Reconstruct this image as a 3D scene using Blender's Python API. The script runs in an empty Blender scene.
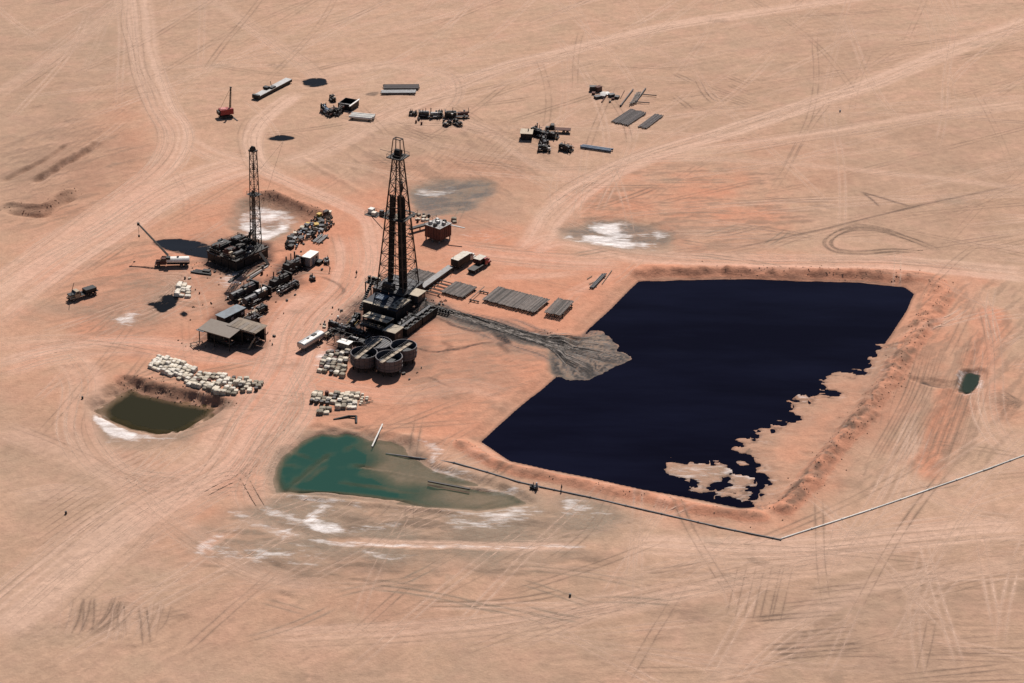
import bpy, math, random
import numpy as np
from mathutils import Matrix

# ---------------------------------------------------------------- camera, sky, sun, exposure
scene = bpy.context.scene
FOCAL, PITCH, CAM_H, ROLL = 2200.0, math.radians(27.0), 270.0, math.radians(1.5)       # focal length in pixels, tilt, height over the pad

cam_data = bpy.data.cameras.new("aerial_camera")
cam_data.sensor_width = 36.0
cam_data.lens = FOCAL * 36.0 / 1024.0
cam_data.clip_start = 1.0
cam_data.clip_end = 30000.0
cam = bpy.data.objects.new("aerial_camera", cam_data)
cam.location = (0, 0, CAM_H)
cam.rotation_euler = (Matrix.Rotation(math.pi / 2 - PITCH, 3, 'X') @ Matrix.Rotation(ROLL, 3, 'Z')).to_euler()   # hand-held, rolled a little
scene.collection.objects.link(cam)
scene.camera = cam

SUN_EL, SUN_AZ = math.radians(50), math.radians(10)
world = bpy.data.worlds.new("World")
scene.world = world
world.use_nodes = True
wn, wl = world.node_tree.nodes, world.node_tree.links
wn.clear()
sky_tex = wn.new("ShaderNodeTexSky")
sky_tex.sky_type = 'NISHITA'
sky_tex.sun_disc = False
sky_tex.sun_elevation = SUN_EL
sky_tex.sun_rotation = SUN_AZ
sky_tex.altitude = 200
sky_tex.dust_density = .8
bg = wn.new("ShaderNodeBackground")
bg.inputs["Strength"].default_value = 0.05
wo = wn.new("ShaderNodeOutputWorld")
wl.new(sky_tex.outputs[0], bg.inputs[0])
wl.new(bg.outputs[0], wo.inputs[0])

sun_data = bpy.data.lights.new("sun", 'SUN')
sun_data.energy = 5.0
sun_data.angle = math.radians(0.53)
sun_data.color = (1.0, 0.95, 0.89)
sun = bpy.data.objects.new("sun", sun_data)
sun.rotation_euler = (-(math.pi / 2 - SUN_EL), 0, -SUN_AZ)
sun.location = (0, 500, 400)
scene.collection.objects.link(sun)

scene.view_settings.view_transform = 'Standard'
scene.view_settings.look = 'None'
scene.view_settings.exposure = 0.14
scene.view_settings.gamma = 1.0
scene.view_settings.use_curve_mapping = False
scene.cycles.max_bounces = 6
scene.cycles.diffuse_bounces = 1

# ---------------------------------------------------------------- survey: photo reading -> point on the ground
CP, SP, CR, SR = math.cos(PITCH), math.sin(PITCH), math.cos(ROLL), math.sin(ROLL)
def survey(px, py, z=0.0):
    u, v = (px - 512.0) / FOCAL, -(py - 341.5) / FOCAL
    a, b = u * CR - v * SR, u * SR + v * CR
    dy, dz = CP + b * SP, -SP + b * CP
    t = (z - CAM_H) / dz
    return (a * t, dy * t)

# ---------------------------------------------------------------- noise
_rs = np.random.RandomState(7)
_LAT = _rs.rand(16, 256, 256).astype(np.float32)
def vnoise(x, y, scale, seed=0):
    x = x / scale + seed * 17.31; y = y / scale + seed * 9.77
    xi = np.floor(x); yi = np.floor(y)
    fx = (x - xi).astype(np.float32); fy = (y - yi).astype(np.float32)
    xi = xi.astype(np.int32) & 255; yi = yi.astype(np.int32) & 255
    x1 = (xi + 1) & 255; y1 = (yi + 1) & 255
    fx = fx * fx * (3 - 2 * fx); fy = fy * fy * (3 - 2 * fy)
    T = _LAT[seed % 16]
    a = T[yi, xi] * (1 - fx) + T[yi, x1] * fx
    b = T[y1, xi] * (1 - fx) + T[y1, x1] * fx
    return a * (1 - fy) + b * fy
def fbm(x, y, scale, seed=0, octv=4):
    s = 0; amp = 1.0; tot = 0
    for o in range(octv):
        s = s + amp * vnoise(x, y, scale / 2 ** o, seed + o * 3); tot += amp; amp *= 0.55
    return s / tot
def sstep(a, b, x):
    t = np.clip((x - a) / (b - a), 0, 1)
    return t * t * (3 - 2 * t)

# ---------------------------------------------------------------- terrain grid (one sheet to the horizon, finest round the site)
xs_in = np.arange(-218, 218.01, 0.43)
ys_l = [360.0]
while ys_l[-1] < 850:
    ys_l.append(ys_l[-1] + 0.42 + 0.46 * (ys_l[-1] - 360) / 490)
out = np.array([3, 8, 16, 30, 55, 100, 180, 320, 600, 1100, 2000, 4000, 8000, 14000.])
xs = np.concatenate([-218 - out[::-1], xs_in, 218 + out])
ys = np.concatenate([360 - out[::-1], np.array(ys_l), ys_l[-1] + out])
NX, NY = len(xs), len(ys)
X, Y = np.meshgrid(xs, ys)
X = X.astype(np.float32); Y = Y.astype(np.float32)
H = np.zeros_like(X)
PALE, RED, DARK, GREY, SALT, OIL, MUD, ROCK_SHADE = range(8); OIL_M = OIL
M = np.zeros((8,) + X.shape, np.float32)
WX = (fbm(X, Y, 7, 1) - .5) * 5; WY = (fbm(X, Y, 7, 2) - .5) * 5
N1 = fbm(X, Y, 9, 3); N2 = fbm(X, Y, 2.6, 4, 3); N3 = fbm(X, Y, 45, 5)

def pts(pxs, z=0.0):
    return np.array([survey(a, b, z) for a, b in pxs])
def smooth(P, n=6, closed=False):
    P = np.asarray(P, float)
    Q = np.vstack([P[-1:], P, P[:2]]) if closed else np.vstack([2 * P[:1] - P[1:2], P, 2 * P[-1:] - P[-2:-1]])
    res = []
    for i in range(1, len(Q) - 2):
        p0, p1, p2, p3 = Q[i - 1], Q[i], Q[i + 1], Q[i + 2]
        for k in range(n):
            t = k / n
            res.append(0.5 * (2 * p1 + (p2 - p0) * t + (2 * p0 - 5 * p1 + 4 * p2 - p3) * t * t + (3 * p1 - p0 - 3 * p2 + p3) * t ** 3))
    if not closed: res.append(Q[-2])
    return np.array(res)
def block(P, pad):
    i0, i1 = np.searchsorted(xs, [P[:, 0].min() - pad, P[:, 0].max() + pad])
    j0, j1 = np.searchsorted(ys, [P[:, 1].min() - pad, P[:, 1].max() + pad])
    return slice(j0, j1), slice(i0, i1)
def line_dist(P, sl, warp=0.0, closed=False):
    x = X[sl] + WX[sl] * warp; y = Y[sl] + WY[sl] * warp
    best = np.full(x.shape, 1e9, np.float32); side = np.zeros_like(best); arc = np.zeros_like(best)
    Q = np.vstack([P, P[:1]]) if closed else P
    L = 0.0
    for a, b in zip(Q[:-1], Q[1:]):
        dx, dy = b - a; l2 = dx * dx + dy * dy + 1e-9; l = math.sqrt(l2)
        t = np.clip(((x - a[0]) * dx + (y - a[1]) * dy) / l2, 0, 1)
        ex = x - a[0] - t * dx; ey = y - a[1] - t * dy
        d = ex * ex + ey * ey
        m = d < best
        best = np.where(m, d, best)
        side = np.where(m, np.sign(dx * ey - dy * ex), side)
        arc = np.where(m, L + t * l, arc)
        L += l
    return np.sqrt(best), side, arc, L
def poly_sd(P, sl, warp=0.0):
    x = X[sl] + WX[sl] * warp; y = Y[sl] + WY[sl] * warp
    d, _, _, _ = line_dist(P, sl, warp, True)
    ins = np.zeros(x.shape, bool)
    for a, b in zip(P, np.roll(P, -1, 0)):
        c = ((a[1] > y) != (b[1] > y)) & (x < (b[0] - a[0]) * (y - a[1]) / (b[1] - a[1] + 1e-12) + a[0])
        ins ^= c
    return np.where(ins, -d, d)
def put(mask, sl, m):
    M[mask][sl] = np.maximum(M[mask][sl], np.clip(m, 0, 1))
def area(mask, px, val=1.0, soft=3.0, warp=1.0, noise=0.35, z=0.0, n=4, nf=None):
    P = smooth(pts(px, z), n, True) if n > 1 else pts(px, z)
    sl = block(P, soft + 6)
    sd = poly_sd(P, sl, warp)
    nn = (N1 if nf is None else nf)[sl]
    put(mask, sl, sstep(soft, -soft, sd) * val * np.clip(1 + noise * (nn - .5) * 5, 0, 1.6))
def wipe(mask, px, soft=2.0, warp=.5, z=0.0, keep=0.0):
    P = smooth(pts(px, z), 4, True); sl = block(P, soft + 4)
    M[mask][sl] *= 1 - (1 - keep) * sstep(soft, -soft, poly_sd(P, sl, warp))
def dig(px, z_floor, slope, z=0.0, warp=.35, n=1, rough=0.0, shelf=2.5):
    """lower the ground inside the outline (the outline is the line at z), shelving over `slope` metres outwards"""
    P = smooth(pts(px, z), n, True) if n > 1 else pts(px, z)
    sl = block(P, slope + 6)
    sd = poly_sd(P, sl, warp)
    h = np.where(sd < 0, z + (z_floor - z) * sstep(0, -shelf, sd), z * sstep(slope, 0, sd))
    h = h + rough * (N2[sl] - .5) * sstep(slope, slope * .4, sd) * sstep(-1, .8, sd)
    H[sl] = np.where(sd < slope, np.minimum(H[sl], h), H[sl])
    return sd, sl
def ridge(px, h, w, lump=.5, warp=.5, z=0.0, n=5):
    P = smooth(pts(px, z), n); sl = block(P, w * 2 + 6)
    d, _, arc, L = line_dist(P, sl, warp)
    taper = sstep(0, 5, arc) * sstep(L, L - 5, arc)
    prof = np.exp(-(d / w) ** 2 * 1.6) * taper
    H[sl] += h * prof * (1 - lump + lump * 2 * fbm(X[sl], Y[sl], 3.4, 6, 3))
    return d, sl, prof
def road(px, width, val=.8, mask=PALE, streak=.5, soft=.35, warp=.25, rut=.03, seed=1, n=6, ends=10):
    P = smooth(pts(px), n); sl = block(P, width * 1.3 + 3)
    d, s, arc, L = line_dist(P, sl, warp)
    lat = d * s + 1.5 * (vnoise(arc, arc * 0, 25, seed) - .5)
    st = vnoise(lat + 50, arc * .012 + seed, .95, seed + 2) * .6 + vnoise(lat + 50, arc * .02 + seed, 2.6, seed + 4) * .4
    edge = sstep(width * .5 * (1 + soft), width * .5 * (1 - soft), d) * (sstep(0, ends, arc) * sstep(L, L - ends, arc) if ends else 1)
    put(mask, sl, edge * val * (1 - streak + streak * 2 * sstep(.25, .75, st)) * (.75 + .5 * N1[sl]))
    H[sl] -= edge * rut * sstep(.4, .65, st)
    R = random.Random(seed * 7 + 1); C = resample(P, 1.5)
    if len(C) < 20: return
    T = np.gradient(C, axis=0); T /= np.hypot(T[:, 0], T[:, 1])[:, None] + 1e-9; Nn = np.stack([-T[:, 1], T[:, 0]], 1)
    k = np.arange(len(C)) * 1.5
    for _ in range(int(width * 1.1 * (.5 + val * .7))):
        a0 = R.uniform(-.1, .6); a1 = a0 + R.uniform(.25, .8); i0, i1 = int(max(0, a0) * len(C)), int(min(1, a1) * len(C))
        if i1 - i0 < 14: continue
        off = R.uniform(-.52, .52) * width + 2.2 * (vnoise(k + R.uniform(0, 999), k * 0, 28, 3) - .5) + R.uniform(-.3, .3) * width * (k / k[-1] - .5)
        wheels((C + Nn * off[:, None])[i0:i1], PALE if R.random() < .68 else DARK, R.uniform(.35, .75), gauge=R.choice((1.7, 1.9, 2.1)))
def splat(P, mask, val, width=.34, dz=0.0):
    """draw thin lines (wheel marks) into a mask: P is an array of points about 0.25 m apart"""
    i = np.searchsorted(xs, P[:, 0]); j = np.searchsorted(ys, P[:, 1])
    v = val if np.ndim(val) else np.full(len(P), val)
    for dj in (-2, -1, 0, 1):
        for di in (-2, -1, 0, 1):
            ii = np.clip(i + di, 0, NX - 1); jj = np.clip(j + dj, 0, NY - 1)
            d2 = (xs[ii] - P[:, 0]) ** 2 + ((ys[jj] - P[:, 1]) * .9) ** 2
            w = np.exp(-d2 / (2 * width * width)) * v
            np.maximum.at(M[mask], (jj, ii), w.astype(np.float32))
            if dz:
                np.minimum.at(H, (jj, ii), (H[jj, ii] * .0 + np.where(np.abs(H[jj, ii]) < .25, dz * w, H[jj, ii])).astype(np.float32))
def resample(P, step=.25):
    seg = np.hypot(*np.diff(P, axis=0).T); t = np.concatenate([[0], np.cumsum(seg)])
    k = np.arange(0, t[-1], step)
    return np.stack([np.interp(k, t, P[:, 0]), np.interp(k, t, P[:, 1])], 1)
def wheels(P, mask, val, gauge=1.9, width=.3, dz=0.0, rng=None, single=False, strong=False):
    P = resample(P)
    if len(P) < 8: return
    T = np.gradient(P, axis=0); T /= np.hypot(T[:, 0], T[:, 1])[:, None] + 1e-9
    Nn = np.stack([-T[:, 1], T[:, 0]], 1)
    k = np.arange(len(P))
    fade = np.minimum(1, np.minimum(k, len(P) - k) / (len(P) * .18 + 1))
    for off in ((0,) if single else (-gauge / 2, gauge / 2)):
        Q = P + Nn * off
        wob = .35 + .9 * vnoise(Q[:, 0], Q[:, 1], 9, 5)
        splat(Q, mask, np.minimum(1.0, 1.0 * val * fade * wob), width, dz)
        if len(Q) > 12: ribbon(Q, np.minimum(1.0, (1.0 if mask == PALE else .8 if strong else .36) * val * fade * wob), 0 if mask == PALE else 1, .42 if strong else .3)
RIB = {0: [], 1: [], 2: [], 3: []}
def ribbon(Q, a, kind, width=.3):
    RIB[kind].append((Q[::3], a[::3], width))
def mark(px, mask=DARK, val=.6, gauge=1.9, width=.3, single=False, dz=0.0):
    wheels(smooth(pts(px), 8), mask, val, gauge, width, dz, single=single, strong=mask == ROCK_SHADE)

# ---------------------------------------------------------------- shape of the ground: pits, banks, spoil ridges
H += (fbm(X, Y, 60, 8) - .5) * .5 + (fbm(X, Y, 6, 9, 3) - .5) * .12 + (N2 - .5) * .06
far = sstep(250, 1500, np.maximum(np.abs(X) - 200, np.maximum(Y - 840, 340 - Y)))
H += far * (fbm(X, Y, 900, 11) - .5) * 14

ZW = -1.2
PIT = [(639,281),(700,279),(760,278),(800,280),(860,282),(905,287),(914,294),(906,312),(893,332),(880,352),(868,374),(850,405),(830,432),
       (808,460),(792,482),(778,500),(764,507),(740,508),(700,500),(640,489),(600,480),(550,470),(510,461),(481,442),(500,425),(522,405),
       (545,387),(556,377),(570,358),(588,330),(612,308)]
P_pit = pts(PIT, ZW); sl_pit = block(P_pit, 14)
sd_pit = poly_sd(P_pit, sl_pit, .09)
bank = np.where(sd_pit < 0, ZW - 1.6 * sstep(0, -4, sd_pit), ZW + (0 - ZW) * sstep(0, 4.5, sd_pit))
H[sl_pit] = np.where(sd_pit < 4.5, bank + (N2[sl_pit] - .5) * .4 * sstep(.6, 2.2, sd_pit) * sstep(4.5, 3, sd_pit), H[sl_pit])
BEACH = [(882,346),(872,366),(866,372),(861,373),(858,377),(854,377),(855,372),(841,374),(829,377),(823,384),(828,391),(837,393),(836,396),(828,397),(820,395),(814,398),(810,404),(803,402),
         (795,405),(793,410),(797,415),(795,420),(786,422),(782,426),(774,425),(770,432),(765,430),(758,434),(760,439),(754,441),(748,437),(739,440),(735,447),(729,451),(736,455),(742,459),(746,456),(754,460),
         (758,466),(757,473),(764,473),(769,480),(766,489),(758,500),(752,506),(766,512),(780,505),(800,490),(840,440),(872,402),(900,350)]
ISLE_A = [(659,464),(670,461),(683,463),(698,465),(714,466),(716,462),(731,466),(728,471),(722,475),(719,482),(712,485),(716,492),(704,493),(693,490),(695,482),(686,479),(680,475),(671,473)]
ISLE_B = [(717,500),(722,491),(726,488),(731,481),(737,475),(746,473),(753,473),(751,480),(754,484),(748,490),(744,496),(737,497),(731,493),(725,494),(721,501)]
ISLE_D = [(775,425),(779,421),(783,424),(779,428)]; ISLE_E = [(744,452),(749,449),(752,453),(747,456)]; ISLE_F = [(800,399),(806,395),(809,399),(803,402)]; ISLE_G = [(688,474),(700,468),(708,476),(696,482)]; ISLE_H = [(736,462),(744,458),(748,466),(740,469)]
ISLE_C = [(741,500),(748,488),(753,484),(752,491),(747,498),(742,503)]
FAN = [(552,366),(554,374),(569,381),(589,379),(602,375),(614,369),(630,359),(624,354),(617,352),(618,344),(604,332),(592,330),(579,337),(565,345),(552,350)]
put(OIL, sl_pit, .55 * sstep(.9, .15, sd_pit) * sstep(-.6, 0, sd_pit))
wipe(OIL, BEACH, 2.5, .1, ZW)
for poly, top, wp in ((BEACH, .32, .12), (ISLE_A, .22, .1), (ISLE_B, .2, .1), (ISLE_C, .15, .1), (ISLE_D, .1, .1), (ISLE_E, .1, .1), (ISLE_F, .1, .1), (ISLE_H, .1, .1), (FAN, .45, .25)):
    P = pts(poly, ZW); sl = block(P, 4); sd = poly_sd(P, sl, wp)
    xr, yr = X[sl] * .93 + Y[sl] * .36, Y[sl] * .93 - X[sl] * .36
    if poly is not FAN:
        for cx_, cy_, am, sdv in ((5.5, 2.4, 2.6, 3), (2.6, 1.1, 1.6, 8)):
            sd = sd + am * (_LAT[sdv][np.floor(Y[sl] / cy_ + .12 * X[sl]).astype(int) & 255, np.floor(X[sl] / cx_).astype(int) & 255] - .5)
        sd = sd + (fbm(X[sl], Y[sl], 2.2, 13, 3) - .5) * .7
        put(OIL, sl, .5 * sstep(-.9, -.1, sd) * sstep(.6, .1, sd))
        put(SALT, sl, (.16 if poly is BEACH else .36) * sstep(-6, -1.0, sd) * sstep(.8, -.2, sd) * (.4 + 1.0 * N2[sl]))
        put(GREY, sl, .45 * sstep(-9, -1, sd) * sstep(1, -.5, sd))
    else: sd = sd + (fbm(X[sl], Y[sl], 3.0, 13, 4) - .5) * 2.6
    h = ZW + np.where(sd < 0, .05 + top * sstep(0, -7, sd) + .07 * (N2[sl] - .4), -.5 * sstep(0, 1.6, sd))
    H[sl] = np.where(sd < 1.6, np.maximum(H[sl], h), H[sl])
for a, b, w in (((809,404),(815,395),.7),((767,395),(797,404),.45),((832,377),(834,371),.4),((813,382),(817,376),.35),((790,402),(801,394),.35),((669,462),(675,451),.4),((853,371),(856,366),.4)):
    ridge([a, ((a[0]+b[0])/2,(a[1]+b[1])/2), b], 1.75, w, .15, 0, ZW, 3)
E_CREST = [(632,276),(646,270),(720,270),(800,272),(870,274),(922,278),(941,288),(936,305),(921,330),(904,358),(889,382),(869,408),(846,437),(823,462),(803,486),(788,505),(772,517)]
d, sl, prof = ridge(E_CREST, 1.75, 3.6, .5, .6)
north = sstep(survey(700, 300)[1] - 12, survey(700, 278)[1] - 4, Y[sl])
H[sl] -= north * .75 * prof * (1 - .5 + fbm(X[sl], Y[sl], 3.4, 6, 3))
H[sl] += prof * (fbm(X[sl], Y[sl], 2.1, 14, 3) - .5) * .9
put(RED, sl, sstep(0, .3, prof)); put(ROCK_SHADE, sl, (.75 - .5 * north) * sstep(.2, .7, prof) * sstep(.46, .62, .6 * fbm(X[sl], Y[sl], 2.3, 12, 4) + .4 * fbm(X[sl], Y[sl], 9, 15, 2)))
S_CREST = [(775,518),(740,516),(690,507),(640,497),(590,486),(540,476),(500,466),(470,450),(452,438)]
d, sl, prof = ridge(S_CREST, 1.1, 2.5, .45, .4)
put(RED, sl, sstep(0, .3, prof)); put(ROCK_SHADE, sl, sstep(.4, .85, prof) * .5 * sstep(.5, .62, fbm(X[sl], Y[sl], 5, 12, 3)))

# green pond with drowned ridges, brown pond, small pond, drained pans
ZG = -1.0
GREEN = [(272,476),(273,468),(280,458),(297,443),(319,431),(334,434),(344,431),(358,434),(369,441),(392,440),(404,446),(408,456),(421,463),(436,472),(452,477),(483,486),(516,497),(528,504),(505,508),(475,511),(426,508),(377,502),(332,497),(300,494),(289,493),(276,493)]
dig(GREEN, -2.7, 3.0, ZG, .22, shelf=3.2)
area(GREY, [(266,474),(272,458),(284,447),(300,437),(318,427),(345,428),(372,435),(404,441),(418,460),(450,474),(514,494),(514,508),(475,516),(377,506),(288,499),(270,492)], .7, 1.6, .6, .3)
ridge([(284,492),(300,478),(322,459),(337,450)], .9, 1.4, .2, .3, ZG)
ridge([(284,452),(300,456),(320,462)], .75, 1.2, .2, .3, ZG)
ridge([(344,465),(370,469),(410,475),(450,484),(500,494)], 1.62, 1.3, .15, .25, ZG)
ridge([(330,482),(380,489),(440,497)], 1.0, 1.2, .2, .3, ZG)
ridge([(300,487),(316,473),(330,462)], .8, 1.0, .3, .3, ZG)
ridge([(276,470),(290,466),(306,470)], .7, 1.0, .3, .3, ZG)
ridge([(340,456),(352,446),(362,441)], .7, 1.2, .3, .3, ZG)
ridge([(300,492),(360,497),(420,503)], .8, 1.0, .2, .3, ZG)
ridge([(350,474),(400,483),(450,492)], .5, .9, .2, .3, ZG)
P = pts([(380,446),(408,450),(430,464),(450,474),(430,482),(400,478),(384,470),(395,460)], ZG); sl = block(P, 9); sd = poly_sd(P, sl, .5)
H[sl] = np.where((sd < 6) & (H[sl] < ZG), np.maximum(H[sl], ZG - .25 - .9 * sstep(0, 6, sd)), H[sl])
P = pts([(440,486),(500,492),(520,500),(505,511),(450,510),(430,500)], ZG); sl = block(P, 12); sd = poly_sd(P, sl, .5)
H[sl] = np.where((sd < 8) & (H[sl] < ZG), np.maximum(H[sl], ZG - .16 - 1.2 * sstep(-4, 8, sd)), H[sl])
ridge([(276,495),(300,497),(340,501),(400,507),(460,513)], .45, 1.2, .2, .2)
ridge([(268,478),(272,462),(285,446),(305,434),(325,427),(345,429),(372,434)], .5, 1.7, .5, .4)
ridge([(380,434),(405,438),(430,440),(455,440)], .55, 2.6, .5, .5)

ZB = -2.2
BROWN = [(128,388),(110,400),(98,411),(103,418),(126,428),(156,436),(173,435),(193,428),(209,417),(217,409),(199,405),(170,400),(146,395)]
dig(BROWN, -4.6, 3.6, ZB, .3, rough=2.2, shelf=4.5)
ridge([(112,374),(150,380),(190,390),(236,403)], .3, 1.4, .6, .5)
area(ROCK_SHADE, [(118,376),(160,382),(200,391),(238,403),(222,410),(196,403),(150,394),(126,386)], .6, 1.5, .8, .5)  # shade on the far bank painted into the soil colour
area(RED, [(112,374),(160,380),(200,389),(240,402),(222,411),(196,404),(150,395),(122,388)], .9, 2, .8, .2)
ZS = -.8
dig([(962,376),(972,373),(983,375),(983,384),(976,393),(965,396),(959,390)], -1.8, 1.6, ZS, .2, 4)
ridge([(956,378),(962,371),(973,369),(986,372)], .45, 1.0, .4, .2)
dig([(912,381),(930,381),(950,383),(958,386),(950,390),(930,387)], -1.3, 1.5, -.6, .35)
for o, h in ((-14, .35), (-5, -.3), (4, .3), (12, .35)):
    ridge([(996+o,325),(985+o,350),(970+o,378),(952+o,408),(938+o,440),(925+o,470)], h, 1.2, .5, .4)
PAN = [(230,219),(244,208),(262,206),(280,212),(306,223),(296,232),(262,240),(240,235)]
dig(PAN, -.9, 3.0, -.6, .5, 4, .6)
ridge([(254,195),(275,199),(298,207),(318,215),(330,219)], 2.1, 2.5, .35, .35)
ridge([(250,192),(285,198),(332,215)], .5, 2.0, .5, .4)
area(ROCK_SHADE, [(250,192),(285,196),(330,213),(312,222),(280,211),(262,205),(246,205)], .55, 1.5, .6, .3)  # shade on the bank's near face, put into the soil as dark brown
area(RED, [(246,188),(285,194),(334,213),(312,224),(280,213),(262,207),(244,207)], 1.0, 1.5, .6, .1)
dig([(565,232),(585,223),(620,220),(655,226),(671,236),(668,247),(640,250),(600,245),(572,240)], -.6, 2.5, -.4, .4, 4)
dig([(412,190),(435,180),(470,180),(490,186),(474,206),(455,214),(420,214)], -.5, 2.5, -.35, .4, 4, .3)
# scraped trenches and spoil on the left
for line, h, w in (([(0,182),(35,165),(70,143)], -.9, 1.5), ([(2,180),(36,163),(72,141)], .6, 1.4), ([(32,184),(62,166),(102,142)], -.9, 1.7), ([(30,181),(60,163),(100,140)], .7, 1.5),
                   ([(0,203),(18,205),(42,207),(58,196),(76,187)], .9, 1.8), ([(0,211),(18,212),(44,214),(60,203),(78,194)], -1.0, 2.2),
                   ([(88,298),(100,300),(118,292)], .25, 2.0), ([(75,618),(105,632),(140,640)], .1, 1.0), ([(166,634),(180,620),(198,612)], -.5, 1.3), ([(300,156),(330,175),(370,197)], .35, 1.4),
                   ([(345,125),(390,112),(440,120)], .0, 1.0), ([(700,108),(735,96),(760,100)], .2, 3.0), ([(545,225),(552,205),(570,192),(600,178)], .3, 1.2), ([(0,390),(60,366),(140,362)], .2, 1.6),
                   ([(575,345),(560,338),(545,333),(530,325)], .55, 1.3), ([(232,545),(262,560),(300,575)], -.25, 1.0), ([(270,588),(290,598),(300,604)], -.35, 1.0), ([(155,592),(210,560)], .0, 1)):
    if h: ridge(line, h * (1.5 if line[0][0] < 40 and line[0][1] < 230 else 1), w * (.85 if line[0][0] < 40 else 1), .35, .4)
# thin oil lying in shallow hollows
POOLS = {
    'crane': ([(152,242),(162,239),(177,239),(189,240),(199,242),(213,247),(217,256),(208,259),(192,256),(177,252),(162,248)], .0),
    'puddle': ([(147,303),(160,301),(161,297),(171,294),(177,299),(176,306),(168,310),(161,313),(154,308)], .0),
    'round': ([(302,82),(307,79),(315,78),(323,79),(327,82),(323,86),(314,87),(306,86)], .0),
    'sliver': ([(267,139),(274,136),(283,135),(295,138),(286,141),(276,141)], .0),
    'spot': ([(180,313),(184,311),(187,314),(184,317),(180,316)], .0)}
# drilling pad stays level where plant stands
P = pts([(195,240),(300,215),(400,195),(500,220),(600,262),(600,300),(560,330),(470,390),(330,420),(150,390),(60,300)]); sl = block(P, 20)
lev = sstep(10, -10, poly_sd(P, sl)); sel = (np.abs(H[sl]) < .3)
H[sl] = np.where(sel, H[sl] * (1 - .7 * lev), H[sl])

for k, (poly, z) in POOLS.items():
    P = smooth(pts(poly), 4, True); sl = block(P, 4); sd = poly_sd(P, sl, .15)
    H[sl] = np.where(sd < 1.2, -.16 * sstep(.9, -.9, sd) + .0 * H[sl], H[sl])

# ---------------------------------------------------------------- what lies on the ground: soils, crusts, spills, wheel marks
PAD = [(60,300),(110,250),(180,225),(250,190),(330,200),(400,185),(520,225),(600,255),(650,268),(620,300),(585,335),(556,378),(480,440),(455,450),(380,438),(300,430),(262,470),(250,500),(215,480),(225,420),(150,365),(70,345)]
area(RED, PAD, .92, 12, 2, .2)
area(RED, [(185,175),(330,180),(330,215),(215,240),(160,245)], .55, 10, 2, .3)
area(RED, [(560,215),(585,185),(640,165),(740,165),(790,200),(770,240),(680,262),(600,255)], .62, 12, 2, .45)
area(RED, [(610,262),(960,268),(975,310),(935,380),(870,450),(800,520),(770,530),(620,505),(470,460),(470,430)], .62, 6, 2, .2)
area(RED, [(975,310),(1010,318),(995,370),(975,400),(950,450),(935,480),(915,470),(935,425),(960,370)], 1.0, 3, 1.0, .15)
area(RED, [(940,385),(962,396),(948,420),(930,455),(918,462),(925,430)], 1.0, 2, .8, .1)
area(RED, [(985,375),(1024,365),(1024,420),(990,410)], .5, 6, 2, .5)
area(RED, [(640,150),(800,140),(850,180),(760,200)], .25, 12, 2, .5)
area(RED, [(380,160),(520,165),(540,215),(500,235),(400,200)], .4, 9, 2, .4)
area(RED, [(90,110),(200,120),(220,180),(120,220),(60,200)], .22, 14, 2, .5)
area(RED, [(110,368),(160,372),(240,395),(240,420),(200,440),(120,440),(85,420)], .5, 6, 1.4, .3)
area(RED, [(230,560),(420,570),(520,600),(400,640),(200,640)], .25, 12, 2, .5)
area(RED, [(120,90),(60,170),(10,220),(0,330),(80,330),(160,250),(200,180)], .42, 14, 2, .4)
area(RED, [(140,480),(240,440),(280,480),(240,560),(160,540)], .4, 12, 2, .4)
area(RED, [(0,330),(120,335),(120,440),(60,440),(0,400)], .35, 12, 2, .4)
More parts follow.
